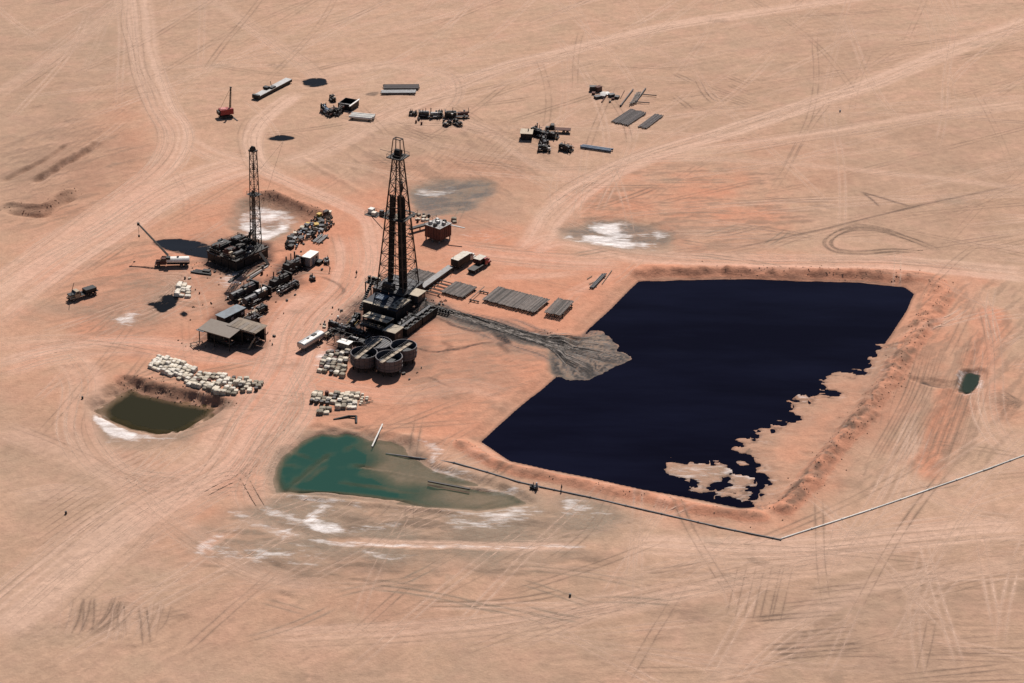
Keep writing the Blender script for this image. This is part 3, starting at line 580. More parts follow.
def ground_material():
    m, nt, b = new_mat("desert_ground")
    geo = nt.nodes.new("ShaderNodeNewGeometry"); pos = geo.outputs["Position"]
    A = nt.nodes.new("ShaderNodeAttribute"); A.attribute_name = "soil"
    B = nt.nodes.new("ShaderNodeAttribute"); B.attribute_name = "crust"
    sa = nt.nodes.new("ShaderNodeSeparateColor"); nt.links.new(A.outputs["Color"], sa.inputs[0])
    sb = nt.nodes.new("ShaderNodeSeparateColor"); nt.links.new(B.outputs["Color"], sb.inputs[0])
    n_big = noisen(nt, pos, .016, 5); n_mid = noisen(nt, pos, .13, 6, .6); n_fine = noisen(nt, pos, 1.3, 5, .65); n_grit = noisen(nt, pos, 4.5, 3, .7)
    c = mixc(nt, ramp(nt, n_big, .35, .65), SAND_A, SAND_B)
    c = mixc(nt, ramp(nt, n_mid, .38, .72, 0, .6), c, SAND_C)
    c = mixc(nt, ramp(nt, noisen(nt, pos, .055, 5, .6), .46, .7, 0, .55), c, (.39, .265, .18))
    c = mixc(nt, ramp(nt, noisen(nt, pos, .09, 5, .6), .48, .72, 0, .5), c, (.51, .285, .205))
    def k(mask, lo=.25, hi=.75): # break a mask up with fine noise
        return mathn(nt, 'MULTIPLY', mask, ramp(nt, n_fine, .3, .62, .55, 1.0))
    c = mixc(nt, sa.outputs[1], c, mixc(nt, n_mid, RED_A, RED_B))
    c = mixc(nt, k(sa.outputs[2]), c, DARK_C)
    c = mixc(nt, mathn(nt, 'MULTIPLY', sa.outputs[0], .85), c, mixc(nt, sa.outputs[1], PALE_C, PALE_R))
    c = mixc(nt, k(A.outputs["Alpha"]), c, mixc(nt, n_mid, GREY_A, GREY_B))
    c = mixc(nt, k(B.outputs["Alpha"]), c, ROCK_SHADE_C)
    c = mixc(nt, k(sb.outputs[2]), c, mixc(nt, n_mid, (.085, .075, .072), (.165, .142, .128)))  # wet grey mud, a soil colour of its own
    c = mixc(nt, k(sb.outputs[1]), c, OIL_C)
    mp = nt.nodes.new('ShaderNodeMapping'); mp.inputs['Rotation'].default_value = (0, 0, .5); mp.inputs['Scale'].default_value = (.35, 1.3, 1); nt.links.new(pos, mp.inputs[0])
    n_str = noisen(nt, mp.outputs[0], .55, 6, .7)
    salt = ramp(nt, mathn(nt, 'ADD', sb.outputs[0], mathn(nt, 'MULTIPLY', mathn(nt, 'SUBTRACT', n_str, .5), 2.6)), .3, 1.25)
    c = mixc(nt, mathn(nt, 'MULTIPLY', salt, mathn(nt, 'MINIMUM', mathn(nt, 'MULTIPLY', sb.outputs[0], 3), 1)), c, SALT_C)
    g = ramp(nt, n_fine, .22, .78, .87, 1.12); g2 = mathn(nt, 'MULTIPLY', ramp(nt, n_grit, .2, .8, .9, 1.09), ramp(nt, noisen(nt, pos, .42, 4, .6), .3, .7, .88, 1.1))
    gm = nt.nodes.new("ShaderNodeCombineColor")
    gv = mathn(nt, 'MULTIPLY', g, g2)
    for i in range(3): nt.links.new(gv, gm.inputs[i])
    c = mixc(nt, 1.0, c, gm.outputs[0], 'MULTIPLY')
    nt.links.new(c, b.inputs["Base Color"])
    b.inputs["Roughness"].default_value = .95
    b.inputs["Specular IOR Level"].default_value = .15
    bp = nt.nodes.new("ShaderNodeBump"); bp.inputs["Strength"].default_value = .5; bp.inputs["Distance"].default_value = .4
    nt.links.new(mathn(nt, 'ADD', n_fine, mathn(nt, 'MULTIPLY', n_grit, .3)), bp.inputs["Height"])
    nt.links.new(bp.outputs[0], b.inputs["Normal"])
    return m
SAND_A, SAND_B, SAND_C = (.465, .288, .198), (.44, .264, .176), (.385, .238, .160)
RED_A, RED_B = (.465, .20, .120), (.525, .245, .155)
DARK_C, PALE_C, PALE_R = (.22, .14, .098), (.56, .36, .265), (.565, .318, .23)
GREY_A, GREY_B, ROCK_SHADE_C = (.275, .203, .15), (.205, .158, .118), (.155, .105, .075)
OIL_C, SALT_C = (.022, .021, .022), (.76, .69, .66)

def ground_mesh():
    me = bpy.data.meshes.new("ground")
    n = NX * NY
    co = np.stack([X.ravel(), Y.ravel(), H.ravel()], 1).astype(np.float32)
    me.vertices.add(n); me.vertices.foreach_set("co", co.ravel())
    idx = np.arange(n, dtype=np.int32).reshape(NY, NX)
    q = np.stack([idx[:-1, :-1], idx[:-1, 1:], idx[1:, 1:], idx[1:, :-1]], -1).reshape(-1, 4)
    me.loops.add(q.size); me.loops.foreach_set("vertex_index", q.ravel())
    me.polygons.add(len(q)); me.polygons.foreach_set("loop_start", np.arange(0, q.size, 4, dtype=np.int32))
    me.update(calc_edges=True)
    me.polygons.foreach_set("use_smooth", np.ones(len(q), bool))
    for nm, ks in (("soil", (PALE, RED, DARK, GREY)), ("crust", (SALT, OIL, MUD, ROCK_SHADE))):
        at = me.attributes.new(nm, 'FLOAT_COLOR', 'POINT')
        at.data.foreach_set("color", np.clip(np.stack([M[k] for k in ks], -1), 0, 1).astype(np.float32).ravel())
    return me
ground = bpy.data.objects.new("ground", ground_mesh())
ground.data.materials.append(ground_material())
ground["kind"] = "structure"; ground["label"] = "pink tan desert ground with spoil banks, crusts and wheel tracks"
scene.collection.objects.link(ground)

# ---------------------------------------------------------------- liquids
def liquid(name, px, z, mat, grow=1.0, step=1.0, label=None):
    """a level sheet of liquid, a little larger than its shore so the banks cut it; depth is kept per vertex"""
    P = pts(px, z); c = P.mean(0)
    lo, hi = P.min(0) - grow - 1, P.max(0) + grow + 1
    gx = np.arange(lo[0], hi[0] + step, step); gy = np.arange(lo[1], hi[1] + step, step)
    GX, GY = np.meshgrid(gx, gy)
    ii = np.clip(np.searchsorted(xs, GX) - 1, 0, NX - 2); jj = np.clip(np.searchsorted(ys, GY) - 1, 0, NY - 2)
    dep = z - H[jj, ii]
    ins = np.zeros(GX.shape, bool); dd = np.full(GX.shape, 1e9)
    for a, b in zip(P, np.roll(P, -1, 0)):
        ins ^= ((a[1] > GY) != (b[1] > GY)) & (GX < (b[0] - a[0]) * (GY - a[1]) / (b[1] - a[1] + 1e-12) + a[0])
        e = b - a; t = np.clip(((GX - a[0]) * e[0] + (GY - a[1]) * e[1]) / (e @ e + 1e-9), 0, 1)
        dd = np.minimum(dd, np.hypot(GX - a[0] - t * e[0], GY - a[1] - t * e[1]))
    keep = ins | (dd < grow)
    idx = -np.ones(GX.shape, int); faces = []; use = np.zeros(GX.shape, bool)
    qk = keep[:-1, :-1] & keep[:-1, 1:] & keep[1:, 1:] & keep[1:, :-1]
    for s in ((slice(None, -1), slice(None, -1)), (slice(None, -1), slice(1, None)), (slice(1, None), slice(1, None)), (slice(1, None), slice(None, -1))):
        use[s] |= qk
    idx[use] = np.arange(use.sum())
    jq, iq = np.nonzero(qk)
    faces = np.stack([idx[jq, iq], idx[jq, iq + 1], idx[jq + 1, iq + 1], idx[jq + 1, iq]], 1)
    me = bpy.data.meshes.new(name)
    me.from_pydata(np.stack([GX[use], GY[use], np.full(use.sum(), z)], 1).tolist(), [], faces.tolist())
    at = me.attributes.new("depth", 'FLOAT', 'POINT'); at.data.foreach_set("value", dep[use].astype(np.float32))
    me.materials.append(mat)
    o = bpy.data.objects.new(name, me); o["kind"] = "structure"
    if label: o["label"] = label
    scene.collection.objects.link(o)
    return o
def oil_material(name="crude_oil", ior=1.08, pool=False):
    m, nt, b = new_mat(name)
    geo = nt.nodes.new("ShaderNodeNewGeometry")
    mp = nt.nodes.new("ShaderNodeMapping"); mp.inputs["Rotation"].default_value = (0, 0, -.4); mp.inputs["Scale"].default_value = (.012, .05, 1); nt.links.new(geo.outputs["Position"], mp.inputs[0])
    sky_sheen = ramp(nt, noisen(nt, mp.outputs[0], 1.0, 6, .62), .42, .7)
    nt.links.new(mixc(nt, sky_sheen, (.0060, .0058, .0066), (.012, .0125, .0145)) if pool else mixc(nt, sky_sheen, (.0022, .0020, .0070), (.0050, .0055, .0150)), b.inputs["Base Color"])  # sky sheen of the surface put into the base colour as streaks
    n = noisen(nt, geo.outputs["Position"], .05, 5, .6)
    nt.links.new(ramp(nt, n, .3, .7, .05, .12), b.inputs["Roughness"])
    b.inputs["IOR"].default_value = ior
    if pool:
        at = nt.nodes.new("ShaderNodeAttribute"); at.attribute_name = "depth"
        nt.links.new(ramp(nt, mathn(nt, 'ADD', at.outputs["Fac"], mathn(nt, 'MULTIPLY', mathn(nt, 'SUBTRACT', noisen(nt, geo.outputs["Position"], .9, 4, .7), .5), .09)), .0, .075, .0, .97), b.inputs["Alpha"])
    w = noisen(nt, geo.outputs["Position"], 2.2, 3)
    bp = nt.nodes.new("ShaderNodeBump"); bp.inputs["Strength"].default_value = .04; bp.inputs["Distance"].default_value = .1
    nt.links.new(w, bp.inputs["Height"]); nt.links.new(bp.outputs[0], b.inputs["Normal"])
    return m
def pond_material(name, deep, shallow, k):
    m, nt, b = new_mat(name)
    geo = nt.nodes.new("ShaderNodeNewGeometry")
    at = nt.nodes.new("ShaderNodeAttribute"); at.attribute_name = "depth"
    n = noisen(nt, geo.outputs["Position"], .22, 4)
    t = ramp(nt, mathn(nt, 'ADD', at.outputs["Fac"], mathn(nt, 'MULTIPLY', mathn(nt, 'SUBTRACT', n, .5), 1.1)), .1, 1.6)
    nt.links.new(mixc(nt, t, shallow, deep), b.inputs["Base Color"])
    nt.links.new(ramp(nt, at.outputs["Fac"], -.05, k, .25, 1.0), b.inputs["Alpha"])
    b.inputs["Roughness"].default_value = .12
    b.inputs["IOR"].default_value = 1.14
    return m
OIL = oil_material(); SHEENY = oil_material("sheeny_oil", 1.25, True); POOLM = oil_material("pooled_oil", 1.12, True)
def track_ribbons(name, items, colour, label, deep=.7):
    """churned sand left by single wheels: strips laid a finger above the ground"""
    V, A, Fq = [], [], []; k = 0
    for Q, a, w in items:
        inside = (Q[:, 0] > -216) & (Q[:, 0] < 216) & (Q[:, 1] > 362) & (Q[:, 1] < 848)
        if inside.sum() < 6: continue
        Q, a = Q[inside], a[inside]
        T = np.gradient(Q, axis=0); T /= np.hypot(T[:, 0], T[:, 1])[:, None] + 1e-9; Nn = np.stack([-T[:, 1], T[:, 0]], 1) * w * .5
        i = np.clip(np.searchsorted(xs, Q[:, 0]) - 1, 0, NX - 2); j = np.clip(np.searchsorted(ys, Q[:, 1]) - 1, 0, NY - 2)
        z = np.maximum(np.maximum(H[j, i], H[j, i + 1]), np.maximum(H[j + 1, i], H[j + 1, i + 1])) + .012
        flat = (np.abs(z) < deep)
        n = len(Q); V.append(np.stack([np.column_stack([Q - Nn, z]), np.column_stack([Q + Nn, z])], 1).reshape(-1, 3)); A.append(np.repeat(a * flat, 2))
        q = k + 2 * np.arange(n - 1); jump = np.hypot(*np.diff(Q, axis=0).T) < 1.5
        f = np.stack([q, q + 2, q + 3, q + 1], 1)[jump & flat[1:] & flat[:-1]]; Fq.append(f); k += 2 * n
    me = bpy.data.meshes.new(name); Vc = np.vstack(V).astype(np.float32); F_ = np.vstack(Fq).astype(np.int32)
    me.vertices.add(len(Vc)); me.vertices.foreach_set("co", Vc.ravel())
    me.loops.add(F_.size); me.loops.foreach_set("vertex_index", F_.ravel()); me.polygons.add(len(F_)); me.polygons.foreach_set("loop_start", np.arange(0, F_.size, 4, dtype=np.int32)); me.update(calc_edges=True)
    at = me.attributes.new("wear", 'FLOAT', 'POINT'); at.data.foreach_set("value", np.concatenate(A).astype(np.float32))
    m, nt, b = new_mat(name); geo = nt.nodes.new("ShaderNodeNewGeometry"); an = nt.nodes.new("ShaderNodeAttribute"); an.attribute_name = "wear"
    b.inputs["Base Color"].default_value = rgb(colour); b.inputs["Roughness"].default_value = .95; b.inputs["Specular IOR Level"].default_value = .1
    nt.links.new(mathn(nt, 'MULTIPLY', an.outputs["Fac"], ramp(nt, noisen(nt, geo.outputs["Position"], .5, 4, .7), .38, .62, .1, .95)), b.inputs["Alpha"])
    me.materials.append(m); o = bpy.data.objects.new(name, me); o["kind"] = "stuff"; o["label"] = label; scene.collection.objects.link(o)
track_ribbons("pale_wheel_tracks", RIB[0], (.64, .425, .315), "pale wheel tracks criss-crossing the sand")
track_ribbons("dark_wheel_tracks", RIB[1], (.285, .185, .135), "dark wheel tracks criss-crossing the sand")
track_ribbons("oily_runnels", RIB[2], (.03, .028, .028), "black oily runnels in the mud outflow", 1.13)
track_ribbons("mud_runnels", RIB[3], (.36, .31, .275), "pale dried mud runnels in the mud outflow", 1.13)
liquid("oil_lake", PIT, ZW, OIL, 3.2, 1.0, "black oil filling the big reserve pit")
liquid("green_pond", GREEN, ZG, pond_material("green_water", (.018, .058, .044), (.09, .104, .064), 1.5), 1.2, .6, "murky green pond with drowned ridges")
liquid("brown_pond", BROWN, ZB, pond_material("brown_water", (.025, .022, .010), (.085, .066, .028), 1.8), 1.2, .6, "olive brown settling pond")
liquid("small_pond", [(962,376),(972,373),(983,375),(983,384),(976,393),(965,396),(959,390)], ZS, pond_material("small_pond_water", (.016, .026, .019), (.03, .04, .028), .5), .8, .5, "small dark green pond in the red scraped strip")
for k, (poly, z) in POOLS.items():
    liquid("oil_pool", poly, -.06, SHEENY if k == "crane" else POOLM, 1.4, .6, {"crane": "blue black oil pool behind the crane truck", "puddle": "black oil puddle by the white pallets", "round": "round black oil pool among the far tracks", "sliver": "thin black oil pool above the small mast", "spot": "small black oil spot"}[k])

# ---------------------------------------------------------------- rubble on the spoil banks
def rubble(px, n, spread, size, seed):
    r = random.Random(seed); P = resample(smooth(pts(px), 6), .5); v, f = [], []
    for _ in range(n):
        c = P[r.randrange(len(P))]; x, y = c[0] + r.gauss(0, spread), c[1] + r.gauss(0, spread); s = size * r.uniform(.4, 1.3) ** 2
        z = ground_z(x, y); k = len(v); a = r.uniform(0, 6.3)
        for i in range(5): v.append((x + s * math.cos(a + i * 1.257) * r.uniform(.7, 1.2), y + s * math.sin(a + i * 1.257) * r.uniform(.7, 1.2), z - .12))
        for i in range(5): v.append((x + .6 * s * math.cos(a + .4 + i * 1.257) * r.uniform(.6, 1.2), y + .6 * s * math.sin(a + .4 + i * 1.257) * r.uniform(.6, 1.2), z + s * r.uniform(.5, .95)))
        f += [(k + i, k + (i + 1) % 5, k + 5 + (i + 1) % 5, k + 5 + i) for i in range(5)] + [(k + 5, k + 6, k + 7, k + 8, k + 9)]
    return v, f
V, Fc = [], []
for args in ((E_CREST[2:], 700, 2.2, .17, 1), ([(118,380),(160,386),(200,396),(232,404)], 200, 1.8, .2, 2), ([(255,197),(285,203),(328,218)], 150, 1.7, .18, 3), (S_CREST, 120, 1.6, .15, 4),
             ([(0,207),(40,210),(76,190)], 80, 1.6, .2, 5), ([(200,262),(240,275),(268,258)], 90, 4, .25, 6), ([(330,345),(380,300),(430,300)], 120, 6, .25, 7), ([(200,345),(262,300)], 90, 5, .25, 8), ([(575,345),(545,333)], 60, 1.6, .18, 9)):
    v, f = rubble(*args); k = len(V); V += v; Fc += [tuple(i + k for i in q) for q in f]
me = bpy.data.meshes.new("rubble"); me.from_pydata(V, [], Fc)
def clod_material():
    m, nt, b = new_mat("clods"); geo = nt.nodes.new("ShaderNodeNewGeometry")
    nt.links.new(mixc(nt, noisen(nt, geo.outputs["Position"], .8, 4), (.40, .20, .13), (.25, .17, .12)), b.inputs["Base Color"]); b.inputs["Roughness"].default_value = .95
    return m
me.materials.append(clod_material())
rub = bpy.data.objects.new("rubble", me); rub["kind"] = "stuff"; rub["label"] = "loose clods and rubble on the spoil banks"; scene.collection.objects.link(rub)

# ================================================================ library for built things
col = scene.collection.objects
class MB:
    """collects shapes and links them as one mesh"""
    def __init__(s): s.v = []; s.f = []
    def add(s, v, f):
        k = len(s.v); s.v += [tuple(p) for p in v]; s.f += [tuple(i + k for i in q) for q in f]; return s
    def box(s, c, d, rz=0.0, taper=1.0, top=None):
        x, y, z = d[0] / 2, d[1] / 2, d[2] / 2; tx, ty = top or (taper, taper)
        P = [(-x, -y, -z), (x, -y, -z), (x, y, -z), (-x, y, -z), (-x * tx, -y * ty, z), (x * tx, -y * ty, z), (x * tx, y * ty, z), (-x * tx, y * ty, z)]
        ca, sa = math.cos(rz), math.sin(rz)
        P = [(c[0] + a * ca - b * sa, c[1] + a * sa + b * ca, c[2] + e) for a, b, e in P]
        return s.add(P, [(3, 2, 1, 0), (4, 5, 6, 7), (0, 1, 5, 4), (1, 2, 6, 5), (2, 3, 7, 6), (3, 0, 4, 7)])
    def _frame(s, p, q):
        d = np.array(q, float) - np.array(p, float); L = np.linalg.norm(d); d /= L + 1e-9
        u = np.cross(d, (0, 0, 1)) if abs(d[2]) < .95 else np.cross(d, (0, 1, 0)); u /= np.linalg.norm(u)
        return d, u, np.cross(u, d)
    def beam(s, p, q, w, h=None):
        h = h or w; d, u, v = s._frame(p, q); p = np.array(p, float); q = np.array(q, float)
        P = [o + u * a * w / 2 + v * b * h / 2 for o in (p, q) for a, b in ((-1, -1), (1, -1), (1, 1), (-1, 1))]
        return s.add(P, [(3, 2, 1, 0), (4, 5, 6, 7), (0, 1, 5, 4), (1, 2, 6, 5), (2, 3, 7, 6), (3, 0, 4, 7)])
    def cyl(s, p, q, r, n=10, r2=None, cap=True):
        r2 = r if r2 is None else r2; d, u, v = s._frame(p, q); p = np.array(p, float); q = np.array(q, float)
        P = [p + (u * math.cos(2 * math.pi * i / n) + v * math.sin(2 * math.pi * i / n)) * r for i in range(n)]
        P += [q + (u * math.cos(2 * math.pi * i / n) + v * math.sin(2 * math.pi * i / n)) * r2 for i in range(n)]
        F = [(i, (i + 1) % n, n + (i + 1) % n, n + i) for i in range(n)]
        if cap: F += [tuple(range(n))[::-1], tuple(range(n, 2 * n))]
        return s.add(P, F)
    def path(s, P, r, n=6):
        for a, b in zip(P[:-1], P[1:]): s.cyl(a, b, r, n)
        return s
    def shell(s, z0, z1, r, t, n=40):
        P = []; F = []
        for rr, z in ((r, z0), (r, z1), (r - t, z1), (r - t, z0 + .15)):
            P += [(rr * math.cos(2 * math.pi * i / n), rr * math.sin(2 * math.pi * i / n), z) for i in range(n)]
        for k in range(3):
            F += [(k * n + i, k * n + (i + 1) % n, (k + 1) * n + (i + 1) % n, (k + 1) * n + i) for i in range(n)]
        F += [tuple(range(n))[::-1], tuple(range(3 * n, 4 * n))]
        return s.add(P, F)
    def mesh(s, name, mat):
        me = bpy.data.meshes.new(name); me.from_pydata(s.v, [], s.f); me.materials.append(mat); me.update(); return me
    def build(s, name, mat, parent=None, loc=None, rz=0.0):
        return put_mesh(name, s.mesh(name, mat), parent, loc, rz)
def put_mesh(name, me, parent=None, loc=None, rz=0.0):
    o = bpy.data.objects.new(name, me); col.link(o)
    if parent is not None: o.parent = parent
    if loc is not None: o.location = loc
    o.rotation_euler = (0, 0, rz)
    return o
def tag(o, label, cat, group=None):
    o["label"] = label; o["category"] = cat
    if group: o["group"] = group
    return o
def thing(name, label, cat, xy, rz=0.0, group=None, z=None):
    o = bpy.data.objects.new(name, None); col.link(o)
    o.empty_display_size = .3
    o.location = (xy[0], xy[1], ground_z(*xy) if z is None else z); o.rotation_euler = (0, 0, rz)
    return tag(o, label, cat, group)
def rnd_vec(r, s): return tuple(r.uniform(-s, s) for _ in range(3))

def paint(name, c, rough=.7, metal=0.0, wear=None, amount=.5, scale=1.2, bump=.0, spec=.3, var=(.8, 1.18)):
    """paint or metal with weathering: colour drifts to `wear` in patches, with finer grime over it"""
    m, nt, b = new_mat(name)
    tc = nt.nodes.new("ShaderNodeTexCoord"); geo = nt.nodes.new("ShaderNodeNewGeometry"); oi = nt.nodes.new("ShaderNodeObjectInfo")
    pos = geo.outputs["Position"]
    wear = wear or tuple(x * .45 for x in c)
    n1 = noisen(nt, pos, scale, 5, .62); n2 = noisen(nt, pos, scale * 5, 3, .6)
    k = mixc(nt, ramp(nt, n1, .42, .66, 0, amount), c, wear)
    k = mixc(nt, ramp(nt, n2, .4, .75, 0, amount * .5), k, tuple(x * .6 for x in wear))
    rv = ramp(nt, oi.outputs["Random"], 0, 1, *var)
    cc = nt.nodes.new("ShaderNodeCombineColor")
    for i in range(3): nt.links.new(rv, cc.inputs[i])
    k = mixc(nt, 1.0, k, cc.outputs[0], 'MULTIPLY')
    nt.links.new(k, b.inputs["Base Color"])
    b.inputs["Roughness"].default_value = rough; b.inputs["Metallic"].default_value = metal; b.inputs["Specular IOR Level"].default_value = spec
    return m
IRON = paint("oily_black_iron", (.022, .019, .018), .6, 0, (.055, .032, .022), .5)
DERR = paint("derrick_iron", (.036, .025, .020), .65, 0, (.10, .055, .036), .5, .5)
BLACK = paint("grease_black", (.011, .011, .013), .55, 0, (.03, .026, .022), .4)
DSTEEL = paint("dark_steel", (.060, .060, .066), .55, .2, (.05, .035, .028), .6)
STEEL = paint("grey_steel", (.20, .195, .195), .5, .3, (.11, .075, .055), .5)
TANKG = paint("tank_plate", (.105, .098, .108), .55, .2, (.06, .042, .036), .55, .8)
RUST = paint("rusty_plate", (.115, .045, .033), .8, 0, (.05, .026, .022), .6, .9)
PIPEB = paint("drill_pipe_brown", (.150, .122, .108), .6, .1, (.085, .058, .045), .6, .7, var=(.35, 1.6))
PIPED = paint("casing_brown", (.088, .070, .068), .6, .1, (.06, .04, .034), .5, .7, var=(.5, 1.45))
PLANK = paint("oiled_planks", (.26, .205, .155), .85, 0, (.14, .10, .075), .6, .8)
BLEACH = paint("bleached_planks", (.43, .36, .275), .85, 0, (.26, .20, .15), .5, .9)
TIN = paint("dusty_tin_roof", (.235, .19, .155), .7, 0, (.19, .14, .11), .55, .8)
SLATE = paint("slate_blue_roof", (.15, .17, .19), .6, .1, (.085, .08, .08), .55, .8)
NAVY = paint("dark_tarpaulin", (.022, .024, .036), .7, 0, (.06, .055, .055), .5, .7)
WHITE = paint("white_paint", (.74, .71, .66), .55, 0, (.45, .36, .28), .4, .7)
CREAM = paint("cream_sacking", (.66, .575, .46), .9, 0, (.36, .27, .19), .6, 1.4)
CHALK = paint("pale_sacking", (.74, .67, .575), .9, 0, (.42, .33, .25), .55, 1.4)
DUN = paint("dun_sacking", (.33, .28, .215), .9, 0, (.13, .10, .075), .6, 1.4)
DRUMK = paint("dark_drum", (.035, .033, .034), .5, .1, (.10, .06, .04), .5)
REDP = paint("faded_red_paint", (.30, .035, .032), .5, 0, (.13, .03, .024), .5)
PINK = paint("sun_bleached_red", (.52, .20, .18), .6, 0, (.30, .06, .05), .5)
YELL = paint("yellow_paint", (.58, .36, .055), .55, 0, (.25, .13, .04), .5)
BLUE = paint("blue_grey_paint", (.13, .17, .23), .5, .1, (.08, .08, .09), .5)
ALU = paint("dull_aluminium", (.44, .43, .42), .4, .5, (.25, .2, .17), .4)
TAN = paint("tan_paint", (.42, .33, .235), .65, 0, (.2, .14, .1), .5)
RUB = paint("tyre_rubber", (.016, .016, .017), .85, 0, (.09, .06, .045), .4)
GLASS = paint("dark_glass", (.012, .014, .017), .12, 0, (.02, .02, .02), .2, spec=.5)
SKIN = paint("skin", (.22, .12, .08), .6)
CLOTH = paint("dark_workwear", (.035, .035, .045), .9)
CANVAS = paint("khaki_workwear", (.10, .08, .055), .9)

TYRE_ME = {}
def wheel(parent, x, y, r=.52, w=.35, z=None, name='wheel'):
    """wheel with its axle along local x: tyre ring and a rim as its sub-part"""
    key = (r, w)
    if key not in TYRE_ME:
        t = MB(); n = 14; prof = ((-w / 2, r * .62), (-w / 2, r * .94), (-w * .3, r), (w * .3, r), (w / 2, r * .94), (w / 2, r * .62))
        P = []
        for px_, pr in prof: P += [(px_, pr * math.cos(2 * math.pi * i / n), pr * math.sin(2 * math.pi * i / n)) for i in range(n)]
        F = [(k * n + i, k * n + (i + 1) % n, (k + 1) * n + (i + 1) % n, (k + 1) * n + i) for k in range(5) for i in range(n)]
        t.add(P, F)
        rm = MB().cyl((-w * .36, 0, 0), (w * .36, 0, 0), r * .63, 12).cyl((-w * .5, 0, 0), (w * .5, 0, 0), r * .2, 8)
        TYRE_ME[key] = (t.mesh('tyre', RUB), rm.mesh('rim', STEEL))
    o = put_mesh(name, TYRE_ME[key][0], parent, (x, y, r if z is None else z))
    put_mesh('rim', TYRE_ME[key][1], o)
    return o

def truck(label, px, py, heading, cab=WHITE, bed='flat', bedm=DSTEEL, L=8.2, cat='truck', z=0.0, load=None):
    """three-axle oilfield truck; +y is forward, heading in degrees from east"""
    t = thing('truck', label, cat, survey(px, py, z), math.radians(heading - 90))
    MB().beam((-.45, -L / 2, .95), (-.45, L / 2 - .2, .95), .16, .28).build('chassis_rail', IRON, t)
    MB().beam((.45, -L / 2, .95), (.45, L / 2 - .2, .95), .16, .28).build('chassis_rail', IRON, t)
    f = L / 2
    c = MB(); c.add([(-1.15, f - 2.9, .9), (1.15, f - 2.9, .9), (1.15, f - 1.35, .9), (-1.15, f - 1.35, .9), (-1.15, f - 2.9, 1.9), (1.15, f - 2.9, 1.9), (1.15, f - 1.25, 1.9), (-1.15, f - 1.25, 1.9),
                    (-1.02, f - 2.85, 2.75), (1.02, f - 2.85, 2.75), (1.02, f - 1.75, 2.75), (-1.02, f - 1.75, 2.75)],
                   [(3, 2, 1, 0), (0, 1, 5, 4), (1, 2, 6, 5), (2, 3, 7, 6), (3, 0, 4, 7), (4, 5, 9, 8), (5, 6, 10, 9), (6, 7, 11, 10), (7, 4, 8, 11), (8, 9, 10, 11)])
    cabo = c.build('cab', cab, t)
    MB().add([(-.92, f - 1.26, 1.98), (.92, f - 1.26, 1.98), (.84, f - 1.68, 2.62), (-.84, f - 1.68, 2.62)], [(0, 1, 2, 3)]).build('windscreen', GLASS, cabo, (0, .03, .02))
    for s in (-1, 1):
        MB().add([(s * 1.10, f - 2.7, 2.0), (s * 1.10, f - 1.5, 2.0), (s * 1.03, f - 1.8, 2.6), (s * 1.03, f - 2.7, 2.6)], [(0, 1, 2, 3)]).build('side_window', GLASS, cabo, (s * .035, 0, 0))
    MB().box((0, f - .7, 1.35), (1.5, 1.4, .95), top=(.86, .96)).build('bonnet', cab, t)
    for s in (-1, 1):
        MB().box((s * .95, f - .65, 1.12), (.5, 1.5, .3), top=(.8, .7)).build('mudguard', cab, t)
        MB().cyl((s * .95, f + .06, 1.1), (s * .95, f + .16, 1.1), .13, 8).build('headlight', WHITE, t)
    MB().box((0, f + .2, .75), (2.3, .16, .3)).build('bumper', IRON, t)
    for s in (-1, 1):
        wheel(t, s * 1.0, f - .75); wheel(t, s * 1.0, -f + 2.3); wheel(t, s * 1.0, -f + 1.05)
    y0, y1 = -f, f - 3.05
    if bed == 'flat':
        MB().box((0, (y0 + y1) / 2, 1.22), (2.45, y1 - y0, .16)).build('deck', bedm, t)
        MB().box((0, y1 - .05, 1.75), (2.3, .12, 1.1)).build('headboard', IRON, t)
    elif bed == 'box':
        MB().box((0, (y0 + y1) / 2, 2.15), (2.5, y1 - y0, 2.0)).build('cargo_box', IRON, t)
        MB().box((0, (y0 + y1) / 2, 3.21), (2.6, y1 - y0 + .1, .1)).build('roof', bedm, t)
    elif bed == 'tank':
        m = MB(); n = 14
        for k, (yy, rr) in enumerate(((y0, .55), (y0 + .15, .95), (y1 - .15, .95), (y1, .55))):
            m.v += [(1.22 * rr * math.cos(2 * math.pi * i / n), yy, 2.0 + .9 * rr * math.sin(2 * math.pi * i / n)) for i in range(n)]
        m.f += [(k * n + i, k * n + (i + 1) % n, (k + 1) * n + (i + 1) % n, (k + 1) * n + i) for k in range(3) for i in range(n)] + [tuple(range(n))[::-1], tuple(range(3 * n, 4 * n))]
        m.build('tank', bedm, t)
        MB().cyl((0, (y0 + y1) / 2, 2.8), (0, (y0 + y1) / 2, 3.05), .35, 10).build('manhole', IRON, t)
        MB().box((0, (y0 + y1) / 2, 1.05), (2.2, y1 - y0 - .3, .2)).build('tank_cradle', IRON, t)
    return t

